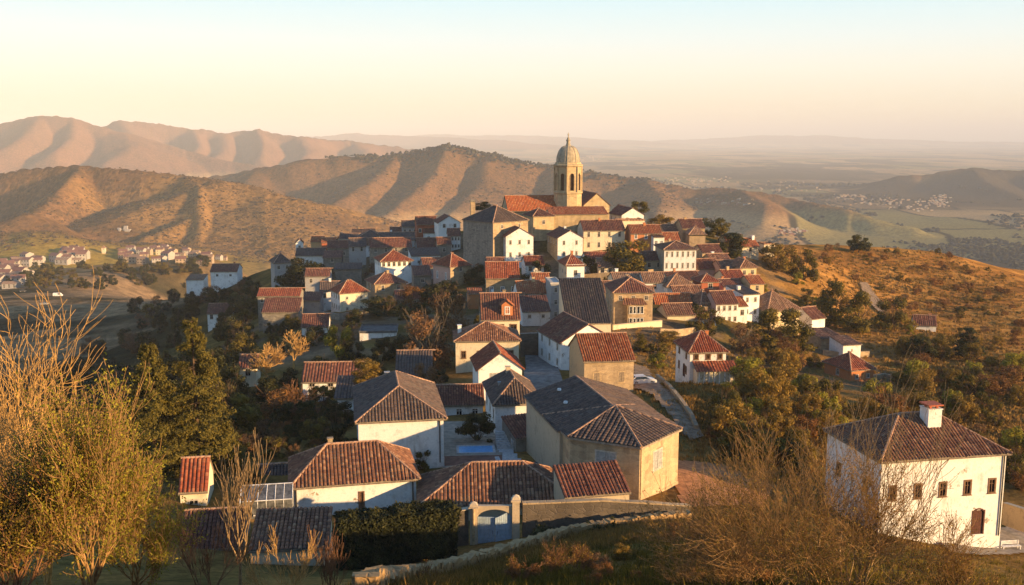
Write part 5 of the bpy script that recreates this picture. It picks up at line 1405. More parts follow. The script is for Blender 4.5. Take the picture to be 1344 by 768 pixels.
plain('bark', (.10,.065,.04), .95, .1, .4, 4); plain('bark_orange', (.46,.27,.09), .9, .15, .35, 5); plain('bark_grey', (.17,.125,.085), .9, .1, .35, 5)
plain('bark_pale', (.30,.20,.10), .9, .1, .3, 5); plain('bark_red', (.20,.10,.05), .9, .1, .35, 5); plain('bark_golden', (.30,.175,.07), .9, .1, .4, 5)

def leaf_mesh(name, pos, nrm, size, tint, mat, aspect=1.6, rs=None):
    """many small four sided leaves in one mesh"""
    k = len(pos); rs = rs or np.random.RandomState(1)
    a = rs.normal(size=(k, 3)); a -= nrm * (a * nrm).sum(1)[:, None]; a /= np.linalg.norm(a, axis=1)[:, None] + 1e-9
    b = np.cross(nrm, a); s = size[:, None]
    # a bent diamond reads as a leaf from any side
    co = np.stack([pos - a*s*aspect*.5, pos + b*s*.36 + nrm*s*.1, pos + a*s*aspect*.5, pos - b*s*.36 + nrm*s*.1], 1).reshape(-1, 3)
    me = bpy.data.meshes.new(name); me.vertices.add(4*k); me.vertices.foreach_set('co', co.astype(np.float32).ravel())
    me.loops.add(4*k); me.loops.foreach_set('vertex_index', np.arange(4*k, dtype=np.int32))
    me.polygons.add(k); me.polygons.foreach_set('loop_start', np.arange(0, 4*k, 4, dtype=np.int32)); me.update(calc_edges=True)
    at_ = me.attributes.new('tint', 'FLOAT', 'FACE'); at_.data.foreach_set('value', np.clip(tint, 0, 1).astype(np.float32))
    me.materials.append(MAT[mat]); return me

def crown(seed, n, leaf, mat, kind='round', up=.3):
    """leaf mesh of a crown of height 1 (base at 0) and half width about .5"""
    rs = np.random.RandomState(seed)
    if kind == 'round': L, lo, hi, wr = 26, .10, .93, lambda z: .40*np.sqrt(np.clip(1 - ((z-.48)/.52)**2, .05, 1))
    elif kind == 'shrub': L, lo, hi, wr = 20, .06, .85, lambda z: .50*np.sqrt(np.clip(1 - (z/1.02)**2, .05, 1))
    elif kind == 'cone': L, lo, hi, wr = 60, .10, .97, lambda z: .30*np.clip(1.06 - z, .03, 1)**.8 + .0*z
    elif kind == 'column': L, lo, hi, wr = 26, .10, .94, lambda z: .24*np.sqrt(np.clip(1 - ((z-.42)/.60)**2, .05, 1))
    else: L, lo, hi, wr = 14, .1, .9, lambda z: .45 + 0*z
    zc = rs.uniform(lo, hi, L); th = rs.uniform(0, 2*np.pi, L) if kind != 'cone' else np.arange(L)*2.4
    rad = wr(zc)*np.sqrt(rs.uniform(.15, 1, L)) if kind != 'cone' else wr(zc)*rs.uniform(.6, 1, L)
    cen = np.stack([rad*np.cos(th), rad*np.sin(th), zc], 1)
    lr = (rs.uniform(.10, .19, L) if kind in ('round', 'shrub') else rs.uniform(.06, .11, L)*(1.25 - zc*.6) if kind == 'cone' else rs.uniform(.08, .14, L))
    lt = rs.uniform(-.22, .22, L)
    pr = lr**2; pr /= pr.sum(); w = rs.choice(L, n, p=pr)
    d = rs.normal(size=(n, 3)); d /= np.linalg.norm(d, axis=1)[:, None]
    r = rs.uniform(.35, 1.08, n)**.6
    d2 = d*np.array([1, 1, .8]) if kind != 'cone' else d*np.array([1.15, 1.15, .55])
    pos = cen[w] + d2*(lr[w]*r)[:, None]
    if kind == 'cone': pos[:, 2] -= .25*np.hypot(d2[:, 0], d2[:, 1])*lr[w]
    pos[:, 2] = np.maximum(pos[:, 2], .0)
    nrm = d*1.2 + rs.normal(size=(n, 3))*.5 + np.array([0, 0, up]); nrm /= np.linalg.norm(nrm, axis=1)[:, None]
    tint = .42 + lt[w] + rs.normal(size=n)*.17
    return leaf_mesh('crown', pos, nrm, leaf*rs.uniform(.6, 1.35, n), tint, mat, rs=rs)

def tube_arrays(strands, n=4):
    V, Fc = [], []
    for pts, rad in strands:
        k0 = len(V); m = len(pts)
        for i in range(m):
            d = pts[min(i+1, m-1)] - pts[max(i-1, 0)]
            d = d.normalized() if d.length > 1e-9 else Vector((0, 0, 1))
            a = d.cross(Vector((.3, .9, .1))); a = a.normalized() if a.length > .01 else Vector((1, 0, 0)); b = d.cross(a)
            for j in range(n):
                t = 2*math.pi*j/n; V.append(pts[i] + (a*math.cos(t) + b*math.sin(t))*rad[i])
        for i in range(m-1):
            for j in range(n): Fc.append((k0+i*n+j, k0+i*n+(j+1)%n, k0+(i+1)*n+(j+1)%n, k0+(i+1)*n+j))
    return V, Fc
def strand_mesh(name, strands, mat, n=4):
    V, Fc = tube_arrays(strands, n)
    me = bpy.data.meshes.new(name); me.from_pydata([tuple(v) for v in V], [], Fc); me.materials.append(MAT[mat])
    me.polygons.foreach_set('use_smooth', np.ones(len(Fc), bool)); return me

def grow(rn, p, d, length, rad, depth, out, tips, up=.12, spread=.55, wob=.16, kids=(3, 5), shrink=.68, first=.25, nseg=6, minr=.004):
    pts, rs = [p.copy()], [rad]; q = p.copy(); d = d.normalized(); seg = length/nseg; nodes = []
    for i in range(nseg):
        d = (d + Vector((rn.gauss(0, wob), rn.gauss(0, wob), rn.gauss(0, wob*.6))) + Vector((0, 0, up))).normalized()
        q = q + d*seg; t = (i+1)/nseg
        pts.append(q.copy()); rs.append(max(minr, rad*(1 - t*(.62 if depth else .8)))); nodes.append((q.copy(), d.copy(), rs[-1], t))
    out.append((pts, rs, depth))
    if depth == 0:
        tips.extend((a, b) for a, b, _, t in nodes); return
    for k in range(rn.randint(*kids)):
        t = first + (1 - first)*(k + rn.random())/kids[1]
        a, b, r, _ = nodes[min(nseg-1, int(t*nseg))]
        ax = b.cross(Vector((rn.gauss(0, 1), rn.gauss(0, 1), rn.gauss(0, 1)))).normalized()
        nd = (b*math.cos(spread*rn.uniform(.6, 1.3)) + ax*math.sin(spread*rn.uniform(.6, 1.3))).normalized()
        grow(rn, a, nd, length*shrink*rn.uniform(.75, 1.15), max(minr, r*.72), depth-1, out, tips, up, spread, wob, kids, shrink, first, nseg, minr)
    a, b, r, _ = nodes[-1]
    grow(rn, a, b, length*shrink, r, depth-1, out, tips, up, spread, wob, kids, shrink, first, nseg, minr)

def simple_trunk(seed, mat='bark', h=1.0, multi=False):
    rn = random.Random(seed); out, tips = [], []
    if multi:
        for k in range(9):
            a = rn.uniform(0, 6.28); s = rn.uniform(.25, .75)
            grow(rn, Vector((0, 0, -.05)), Vector((math.cos(a)*s, math.sin(a)*s, 1)), h*.55, .016, 2, out, tips, .05, .5, .12, (2, 3), .6, .2, 4, .003)
    else: grow(rn, Vector((0, 0, -.06)), Vector((rn.gauss(0, .05), rn.gauss(0, .05), 1)), h*.5, .035, 3, out, tips, .06, .65, .10, (2, 3), .62, .4, 4, .003)
    return strand_mesh('trunk', [(a, b) for a, b, _ in out], mat, 4)

PROTO = {}
def proto(key, crownspec, mats, trunkmat, n, leaf, seeds, multi=False):
    PROTO[key] = [(crown(s, n, leaf, mats, crownspec), simple_trunk(s, trunkmat, 1.0, multi)) for s in seeds]
proto('olive', 'round', 'leaf_olive', 'bark', 4200, .042, (1, 2, 3))
proto('dark', 'round', 'leaf_dark', 'bark', 4200, .045, (4, 5, 6))
proto('darkshrub', 'shrub', 'leaf_dark', 'bark', 3200, .05, (7, 8, 9), True)
proto('gold', 'round', 'leaf_gold', 'bark', 3800, .040, (10, 11), True)
proto('olivecol', 'column', 'leaf_olive', 'bark', 3600, .034, (12, 13))
proto('oliveshrub', 'shrub', 'leaf_olive', 'bark', 3200, .048, (14, 15, 16), True)
proto('lime', 'shrub', 'leaf_lime', 'bark', 3000, .045, (17, 18), True)
proto('russet', 'shrub', 'leaf_russet', 'bark_red', 2600, .040, (19, 20, 21), True)
proto('twig', 'shrub', 'leaf_twig', 'bark_grey', 2600, .034, (22, 23, 24), True)
proto('cone', 'cone', 'leaf_dark', 'bark', 4500, .034, (25, 26))
# bare crowns: the branches themselves plus a haze of fine twigs
def bare_proto(seed, mat, n=5):
    rn = random.Random(seed); out, tips = [], []
    grow(rn, Vector((0, 0, -.04)), Vector((rn.gauss(0, .06), rn.gauss(0, .06), 1)), .30, .030, 4, out, tips, .03, .68, .11, (3, n), .70, .40, 4, .0042)
    main = [(a, b) for a, b, d in out if d > 1]; tw = [(a, b) for a, b, d in out if d <= 1]
    return strand_mesh('twigs', tw, mat, 3), strand_mesh('trunk', main, mat, 5)
PROTO['bare'] = [bare_proto(s, 'bark_orange') for s in (41, 42)]
PROTO['barebrown'] = [bare_proto(s, 'bark_grey') for s in (43, 44)]

TREES = []
def tree(name, label, cat, key, loc, h, w=1.0, grp=None, rz=None, seed=None):
    rn = random.Random(seed if seed is not None else len(TREES)*13 + 5)
    cm, tm = PROTO[key][rn.randrange(len(PROTO[key]))]
    root = empty(name, loc, rn.uniform(0, 6.28) if rz is None else rz); tag(root, label, cat, grp)
    for nm, me in (('trunk' , tm), ('twigs' if cm.name.startswith('twigs') else 'crown', cm)):
        o = link(nm, me, root); o.scale = (h*w, h*w, h)
    TREES.append((loc[0], loc[1], h*w*.4)); return root
def T(name, label, cat, key, px, py, hpx, wpx=None, Y=None, grp=None, dz=0):
    p = hit(px, py) if Y is None else at(px, py, Y)
    h = hpx*p.y/F; z = min(p.z, gz(p.x, p.y)) if Y is None else p.z
    wk = {'olive': .80, 'dark': .80, 'gold': .80, 'olivecol': .5, 'cone': .62, 'bare': .8, 'barebrown': .8}.get(key, 1.05)
    return tree(name, label, cat, key, (p.x, p.y, z + dz), h, (wpx/hpx/wk) if wpx else 1.0, grp)
VT = 'trees around the hill village'
T('olive_tree', 'big round olive green tree below the long cream house', 'tree', 'olive', 821, 360, 47, 58, grp=VT)
T('bush', 'dense green bush between the white gabled house and the big round tree', 'bush', 'oliveshrub', 776, 362, 28, 40, grp=VT)
T('round_tree', 'dark round tree on the crest over the red roofed cottage', 'tree', 'dark', 953, 338, 32, 46, grp=VT)
T('bushy_tree', 'tall bushy tree on the skyline of the crest', 'tree', 'olive', 937, 312, 28, 34, grp=VT)
T('golden_tree', 'small golden tree behind the flat topped cream block', 'tree', 'gold', 866, 302, 20, 30, grp=VT)
T('olive_tree', 'small olive tree peeking over the roofs behind the church', 'tree', 'olive', 838, 284, 20, 24, Y=350, grp=VT)
T('dark_tree', 'small dark tree behind the orange church roof', 'tree', 'dark', 634, 278, 14, 20, Y=352, grp=VT)
T('round_tree', 'lone dark round tree on the top of the dry hill', 'tree', 'dark', 1126, 332, 25, 26, grp=VT)
T('sapling', 'thin bare sapling on the dry hilltop near the lone tree', 'tree', 'barebrown', 1098, 329, 14, 12, grp=VT)
T('sapling', 'faint russet sapling on the dry hilltop away from the lone tree', 'tree', 'russet', 1088, 329, 10, 12, grp=VT)
T('olive_tree', 'large yellow green tree at the end of the crest', 'tree', 'oliveshrub', 1056, 366, 42, 42, grp=VT)
T('golden_tree', 'orange bushy tree below the tip of the crest', 'tree', 'gold', 1022, 356, 36, 42, grp=VT)
T('tall_tree', 'tall narrow olive tree above the round roofed house', 'tree', 'olivecol', 1088, 428, 62, 34, grp=VT)
T('tall_tree', 'tall narrow yellow tree between the hill track and the ruins', 'tree', 'olivecol', 1122, 436, 56, 36, grp=VT)
T('olive_tree', 'broad olive tree below the dry hill track', 'tree', 'oliveshrub', 1172, 432, 46, 56, grp=VT)
T('evergreen_tree', 'dark evergreen tree in front of the round roofed house', 'tree', 'olivecol', 1042, 466, 62, 44, grp=VT)
T('evergreen_tree', 'dark evergreen tree beside the red brown shrubs under the white three storey house', 'tree', 'olivecol', 1002, 455, 52, 40, grp=VT)
T('bushy_tree', 'golden green bushy tree hiding the foot of the white three storey house', 'tree', 'oliveshrub', 926, 438, 40, 52, grp=VT)
T('bush', 'russet bare bush below the white three storey house', 'bush', 'twig', 972, 462, 42, 50, grp=VT)
T('bush', 'tall russet bush under the dark evergreens', 'bush', 'russet', 1032, 484, 44, 44, grp=VT)
T('dark_bush', 'dark round bush above the orange house on the slope', 'bush', 'darkshrub', 1208, 472, 34, 40, grp=VT)
T('pointed_tree', 'dark pointed tree below the lone small house', 'tree', 'cone', 1270, 470, 42, 40, grp=VT)
T('olive_bush', 'yellow green bush beside the orange house on the slope', 'bush', 'lime', 1152, 536, 44, 48, grp=VT)
T('olive_bush', 'olive bush low on the slope behind the square chimney', 'bush', 'oliveshrub', 1210, 545, 40, 44, grp=VT)
T('bare_tree', 'bare orange tree with round crown above the red roofed cottage', 'tree', 'bare', 353, 510, 80, 62, grp=VT)
T('bare_tree', 'bare orange tree nearest the peeling stone house', 'tree', 'bare', 384, 488, 72, 60, grp=VT)
T('brush', 'spreading orange brush in front of the low red roofed cottage', 'bush', 'russet', 372, 556, 58, 92, grp=VT)
T('yellow_tree', 'yellow green tree left of the pale blue flat roofed house'.replace('left of', 'near'), 'tree', 'lime', 447, 475, 58, 44, grp=VT)
T('golden_bush', 'small golden bush against the low red roofed cottage', 'bush', 'gold', 480, 503, 34, 36, Y=150, grp=VT)
T('dark_tree', 'huge dark russet tree between the flat roofed house and the cream house', 'tree', 'twig', 556, 484, 86, 78, grp=VT)
T('dark_tree', 'dark russet tree above the huge one in the shade', 'tree', 'twig', 590, 440, 62, 62, grp=VT)
T('golden_tree', 'dark tree whose top glows gold below the pink fronted house', 'tree', 'russet', 540, 402, 32, 40, grp=VT)
T('dark_tree', 'round dark tree beside the tall ruined house', 'tree', 'dark', 396, 386, 46, 54, grp=VT)
T('dark_bush', 'dark bush on the shaded skyline among roofs', 'bush', 'darkshrub', 505, 308, 13, 22, grp=VT)
T('yard_shrub', 'big dark shrub at the edge of the pool yard', 'bush', 'darkshrub', 626, 579, 44, 50, grp=VT)
T('yard_bush', 'light green bush at the corner of the big white house', 'bush', 'oliveshrub', 553, 617, 30, 28, grp=VT)
T('dark_bush', 'dark bushes under the white house with the orange roof face', 'bush', 'darkshrub', 500, 415, 26, 66, grp=VT)
T('dark_bush', 'dark shrub below the pink fronted house', 'bush', 'darkshrub', 575, 398, 32, 60, grp=VT)
T('dark_bush', 'dark shrub at the foot of the square stone keep', 'bush', 'darkshrub', 625, 372, 26, 34, grp=VT)
T('dark_bush', 'dark ivy shrub by the alley below the white gabled houses', 'bush', 'darkshrub', 706, 365, 26, 38, grp=VT)
T('round_tree', 'dark round tree on the rim of the sunlit far village', 'tree', 'dark', 266, 348, 14, 22, grp=VT)
T('round_tree', 'dark tree between the low white shed and the lone house', 'tree', 'dark', 258, 362, 12, 14, grp=VT)

T('golden_bush', 'golden green bush on the bank under the pale terrace wall', 'bush', 'oliveshrub', 846, 462, 26, 30, grp=VT)
T('golden_bush', 'yellow bush beside the bend of the pale dirt road', 'bush', 'lime', 862, 482, 22, 28, grp=VT)
T('golden_bush', 'small orange bush on the bank below the cream cottage', 'bush', 'gold', 878, 452, 18, 30, grp=VT)
T('bush', 'olive bush at the upper corner of the white house with porch', 'bush', 'oliveshrub', 868, 466, 18, 22, grp=VT)

# ------------------------------------------------------------------ scattered shrubs, each an object of its own
def clear(x, y, r):
    for hx, hy, a, b, t in HOUSES:
        c, s = math.cos(-t), math.sin(-t); dx, dy = x - hx, y - hy
        u, v = c*dx - s*dy, s*dx + c*dy
        if abs(u) < a + r and abs(v) < b + r: return False
    return True
def in_poly(poly, x, y):
    return bool(inside(poly, np.array([x]), np.array([y]))[0])
ROADS = [[(1075,450),(1150,452),(1165,520),(1150,545),(1100,545),(1075,500)], [(1195,412),(1240,412),(1242,460),(1195,460)], [(868,440),(968,440),(975,535),(880,525)], [(1050,408),(1140,430),(1150,480),(1060,480)], [(836,430),(870,430),(880,470),(840,470)], [(828,476),(856,482),(915,548),(935,580),(900,590),(840,520)], [(884,600),(950,605),(1020,640),(1005,676),(890,676)], [(682,470),(730,470),(748,530),(684,530)], [(540,548),(664,548),(680,640),(540,625)], [(1215,690),(1344,680),(1344,740),(1235,735)]]
def scatter(n, poly, kinds, hr, name, label, grp, seed, gap=.55, wr=(.8, 1.25)):
    rn = random.Random(seed); xs, ys = [p[0] for p in poly], [p[1] for p in poly]; done = tries = 0
    while done < n and tries < n*30:
        tries += 1; px, py = rn.uniform(min(xs), max(xs)), rn.uniform(min(ys), max(ys))
        if not in_poly(poly, px, py) or any(in_poly(q, px, py) for q in ROADS): continue
        p = hit(px, py)
        if p.y > 1200: continue
        k = rn.choice(kinds); h = rn.uniform(*hr)
        if not clear(p.x, p.y, h*.35 + .4): continue
        if any((p.x-a)**2 + (p.y-b)**2 < ((c + h*.4)*gap)**2 for a, b, c in TREES): continue
        tree(name, label[k] if isinstance(label, dict) else label, 'shrub' if h < 5 else 'tree', k, (p.x, p.y, gz(p.x, p.y) - .1), h, rn.uniform(*wr), grp, seed=rn.randrange(9999)); done += 1
LB = {'oliveshrub': 'olive green shrub among many on the slope below the village', 'russet': 'russet shrub among many on the slope below the village', 'twig': 'leafless brown shrub among many on the slope below the village',
      'gold': 'golden shrub among many on the slope below the village', 'lime': 'yellow green shrub among many on the slope below the village', 'darkshrub': 'dark green shrub among many on the slope below the village', 'olive': 'olive tree among many on the slope below the village'}
SL = 'shrubs on the slope below the village'
scatter(95, [(862,440),(900,448),(1000,440),(1060,350),(1130,400),(1250,440),(1344,480),(1344,650),(1290,560),(1090,570),(1060,640),(960,600),(905,520)], ['oliveshrub','gold','gold','russet','oliveshrub','lime','gold','lime'], (3.0, 6.5), 'slope_shrub', LB, SL, 3)
scatter(60, [(862,455),(960,440),(1344,500),(1344,640),(1090,570),(1050,640),(930,580)], ['russet','twig','oliveshrub','gold'], (1.2, 2.4), 'slope_shrub', LB, SL, 4)
scatter(26, [(640,775),(700,735),(860,700),(1000,695),(1010,775)], ['russet','twig','gold','russet'], (.5, 1.2), 'bank_shrub', {k: v.replace('among many on the slope below the village', 'on the dark grass bank above the low stone wall') for k, v in LB.items()}, 'shrubs on the grass bank', 31, gap=.4, wr=(1, 1.5))
LH = {k: v.replace('slope below the village', 'dry hill') for k, v in LB.items()}
scatter(95, [(1075,340),(1130,330),(1230,330),(1344,372),(1344,510),(1250,440),(1150,400)], ['russet','russet','gold','russet','oliveshrub','twig'], (1.0, 2.8), 'hill_shrub', LH, 'shrubs on the dry hill', 5, wr=(1, 1.6))
LV = {k: v.replace('slope below the village', 'shaded valley side') for k, v in LB.items()}; LV['dark'] = 'dark tree among many on the shaded valley side'; LV['cone'] = 'dark pointed tree among many on the shaded valley side'
scatter(110, [(110,470),(150,420),(235,375),(330,372),(345,440),(310,520),(330,600),(150,600),(60,540)], ['darkshrub','dark','darkshrub','oliveshrub','twig','dark'], (4, 8.5), 'valley_tree', LV, 'trees on the shaded valley side', 6, gap=.42)
LC = {k: v.replace('among many on the slope below the village', 'in the shade between the village houses') for k, v in LB.items()}; LC['dark'] = 'dark tree in the shade between the village houses'
scatter(52, [(330,380),(345,440),(320,560),(380,600),(450,560),(455,500),(600,540),(600,370),(540,365),(420,360)], ['darkshrub','dark','twig','darkshrub','oliveshrub'], (2.8, 6), 'village_tree', LC, 'trees between the shaded houses', 8, gap=.5)
scatter(20, [(300,600),(380,545),(455,505),(458,590),(400,612),(330,640)], ['darkshrub','oliveshrub','twig','russet','darkshrub'], (2, 4.5), 'village_tree', LC, 'trees between the shaded houses', 18, gap=.5)
scatter(26, [(600,330),(1000,320),(1040,400),(900,440),(600,480)], ['oliveshrub','darkshrub','lime','russet'], (1.6, 3.4), 'garden_shrub', {k: v.replace('among many on the slope below the village', 'in a gap between the upper village houses') for k, v in LB.items()}, 'garden shrubs of the upper village', 9)
LF = {k: v.replace('slope below the village', 'valley floor') for k, v in LB.items()}; LF['dark'] = 'dark tree among many on the valley floor'
scatter(60, [(0,352),(60,350),(240,352),(300,345),(240,372),(140,380),(0,378)], ['dark','darkshrub','dark','oliveshrub'], (5, 10), 'valley_tree', LF, 'trees on the valley floor', 10, gap=.4)
# ------------------------------------------------------------------ hedge and climbers
def leafy_block(name, label, cat, c, rz, w, d, h, n, leaf, mat, seed, tuft=.35):
    """clipped hedge: a dense skin of leaves over an added dark box that blocks light"""
    rs = np.random.RandomState(seed); root = empty(name, c, rz); tag(root, label, cat)
    u = rs.uniform(-w/2, w/2, n); f = rs.choice(4, n, p=[.45, .10, .10, .35]); v = rs.uniform(0, h, n)
    x, y, z = u.copy(), np.full(n, -d/2), v.copy(); nr = np.tile([0., -1, .2], (n, 1))
    m = f == 1; x[m] = -w/2; y[m] = rs.uniform(-d/2, d/2, m.sum()); nr[m] = (-1, 0, .2)
    m = f == 2; x[m] = w/2; y[m] = rs.uniform(-d/2, d/2, m.sum()); nr[m] = (1, 0, .2)
    m = f == 3; y[m] = rs.uniform(-d/2, d/2, m.sum()); z[m] = h; nr[m] = (0, 0, 1)
    lump = fbm(x*.9 + z*.3, z*.9 + y*.7, 3, seed)
    pos = np.stack([x, y, z], 1) + nr*(lump*tuft)[:, None] + nr*(np.abs(rs.normal(size=n))*.10)[:, None] + rs.normal(size=(n, 3))*.05
    nn = nr*.7 + rs.normal(size=(n, 3))*.6; nn /= np.linalg.norm(nn, axis=1)[:, None]
    link('leaves', leaf_mesh('leaves', pos, nn, leaf*rs.uniform(.6, 1.4, n), .4 + lump*.5 + rs.normal(size=n)*.17, mat, rs=rs), root)
    b = MB(); k = .22; b.box(-w/2 + k, w/2 - k, -d/2 + k, d/2 - k, -1, h - k); b.build('light_block_core', MAT['dark_core'], root)  # solid dark box added inside the leaves to block light
    return root
plain('dark_core', (.012, .014, .007), 1, 0, .4, 4)
a, b = at(442, 752, 77), at(594, 748, 80); m = (a + b)/2; dd = b - a
leafy_block('hedge', 'tall dense clipped green hedge in front of the low white house', 'hedge', (m.x, m.y + 1.0, m.z - .6), math.atan2(dd.y, dd.x), dd.length, 2.4, 5.4, 26000, .16, 'leaf_hedge', 3)
a, b = at(700, 735, 82), at(812, 712, 83.5); m = (a + b)/2; dd = b - a
leafy_block('creeper', 'dark creeper and shrubs growing against the tall garden wall', 'creeper', (m.x, m.y, m.z - .8), math.atan2(dd.y, dd.x), dd.length, 1.6, 2.7, 8000, .15, 'leaf_hedge', 5, .8)

# ------------------------------------------------------------------ bare and leafy trees by the viewer
def near_tree(name, label, loc, seed, length, rad, depth, mat, kids=(3, 5), up=.1, spread=.5, wob=.12, shrink=.72, lean=(0, 0), leaf=None, stems=1, fan=.5, minr=.008, nseg=6, first=.25, n=4):
    rn = random.Random(seed); out, tips = [], []
    for k in range(stems):
        a = rn.uniform(0, 6.28) if stems > 1 else 0; s = fan*rn.uniform(.2, 1) if stems > 1 else 0
        d = Vector((lean[0] + math.cos(a)*s, lean[1] + math.sin(a)*s, 1))
        grow(rn, Vector((rn.gauss(0, .12)*(stems > 1), rn.gauss(0, .12)*(stems > 1), -.5)), d, length*rn.uniform(.8, 1.15), rad*rn.uniform(.75, 1.1), depth, out, tips, up, spread, wob, kids, shrink, first, nseg, minr)
    root = empty(name, loc, 0); tag(root, label, 'tree' if 'bush' not in name else 'bush')
    big = [(p, r) for p, r, q in out if q >= max(1, depth - 1)]; small = [(p, r) for p, r, q in out if q < max(1, depth - 1)]
    link('trunk' if stems == 1 else 'stems', strand_mesh('trunk', big, mat, 6), root); link('twigs', strand_mesh('twigs', small, mat, n - 1), root)
    if leaf:
        cnt, size, lm, sp = leaf; rs = np.random.RandomState(seed)
        P = np.array([tuple(t[0]) for t in tips]); D = np.array([tuple(t[1]) for t in tips]); i = rs.randint(0, len(P), cnt)
        pos = P[i] + rs.normal(size=(cnt, 3))*sp; nn = rs.normal(size=(cnt, 3)) + D[i]*.3; nn /= np.linalg.norm(nn, axis=1)[:, None]
        link('leaves', leaf_mesh('leaves', pos, nn, size*rs.uniform(.6, 1.4, cnt), .5 + rs.normal(size=cnt)*.2, lm, rs=rs), root)
    return root, len(out)
def gp(px, py, Y, dz=0):
    p = at(px, py, Y); return (p.x, Y, min(p.z, gz(p.x, Y) + .3) + dz)
near_tree('bare_tree', 'big bare tree with dense upswept orange lit twigs at the picture edge', gp(18, 790, 36, 1.2), 11, 3.9, .21, 4, 'bark_orange', (4, 5), .055, .66, .13, .76, (-.05, .05), None, 1, .5, .010, 7, .12)
near_tree('bare_tree', 'second bare tree whose orange twigs rise behind the yellow leafed tree', gp(62, 775, 42), 14, 4.1, .15, 4, 'bark_orange', (3, 5), .06, .58, .12, .75, (.1, 0), None, 2, .3, .011, 7, .15)
near_tree('young_tree', 'young tree full of small yellow green leaves below the bare orange one', gp(112, 790, 31), 21, 2.65, .10, 4, 'bark_golden', (3, 4), .11, .5, .11, .76, (.10, 0), (20000, .062, 'leaf_lime', .11), 4, .65, .010, 6, .2)
near_tree('young_tree', 'leafy yellow green sapling leaning toward the narrow cream shed', gp(168, 795, 36), 23, 2.4, .09, 4, 'bark_golden', (3, 4), (.11), .5, .11, .74, (.02, 0), (10000, .066, 'leaf_lime', .12), 2, .5, .010, 6, .2)
near_tree('young_tree', 'shaggy olive leafed tree at the lower picture corner', gp(8, 800, 29), 25, 1.9, .09, 4, 'bark_red', (3, 4), .08, .6, .11, .74, (.1, 0), (14000, .062, 'leaf_olive', .14), 3, .6, .010, 6, .2)
near_tree('sapling', 'tall bare pale sapling forking above the striped outbuilding', gp(312, 785, 44), 31, 3.3, .13, 3, 'bark_pale', (4, 5), .13, .5, .08, .72, (.03, 0), None, 1, .5, .016, 7, .4)
near_tree('sapling', 'small red twigged sapling under the narrow cream shed', gp(276, 795, 40), 33, 1.9, .06, 3, 'bark_red', (3, 4), .12, .5, .1, .72, (.02, 0), None, 2, .3, .012)
near_tree('bare_bush', 'reddish bare bush in front of the striped outbuilding', gp(372, 790, 50), 35, 2.0, .05, 3, 'bark_orange', (3, 4), .10, .55, .1, .7, (.3, 0), None, 4, .8, .012)
near_tree('bare_bush', 'small upright bare bush at the end of the hedge', gp(432, 785, 56), 37, 2.0, .05, 3, 'bark_red', (2, 4), .16, .45, .08, .7, (0, 0), None, 4, .35, .013)
near_tree('twig_bush', 'wide brown twig bush full of tiny golden buds before the white house', gp(1130, 800, 27), 51, 1.75, .05, 4, 'bark_golden', (3, 4), .03, .6, .13, .74, (-.15, 0), (6500, .034, 'leaf_gold', .06), 5, 1.0, .0055)
near_tree('twig_bush', 'brown twig bush with long bare shoots leaning over the slope', gp(1030, 800, 28), 53, 2.25, .05, 4, 'bark_golden', (3, 4), .04, .52, .12, .75, (-.35, 0), (8000, .036, 'leaf_gold', .06), 6, .8, .0055)
near_tree('twig_bush', 'low russet twig bush along the bottom beneath the white house', gp(1235, 822, 26), 55, 1.2, .045, 4, 'bark_golden', (3, 4), .03, .62, .12, .74, (.05, 0), (5500, .036, 'leaf_gold', .06), 6, 1.2, .0055)
near_tree('twig_bush', 'thin pale shoots standing up out of the brown twig bushes', gp(1110, 790, 30), 57, 3.2, .035, 3, 'bark_pale', (2, 3), .10, .40, .10, .7, (-.1, 0), None, 6, .7, .007)
near_tree('twig_bush', 'dim brown twig bush beside the dark grass slope', gp(960, 800, 31), 59, 1.5, .045, 4, 'bark_golden', (3, 4), .04, .6, .12, .73, (-.3, 0), (4500, .04, 'leaf_twig', .07), 5, 1.0, .007)
for k, (x, y, Y, s, nm) in enumerate([(722, 752, 48, 1.1, 'rusty dry weed clump on the low stone wall'), (760, 742, 50, .9, 'rusty weeds at the foot of the creeper wall'), (664, 768, 46, .9, 'thin dry weed stalks before the blue gate'), (560, 768, 52, .9, 'pale dry stalks under the dark hedge')]):
    near_tree('weed_bush', nm, gp(x, y, Y), 70 + k, s*.8, .02, 3, 'bark_red', (2, 4), .08, .6, .14, .72, (0, 0), (700, .05, 'leaf_gold', .12), 5, .9, .009)
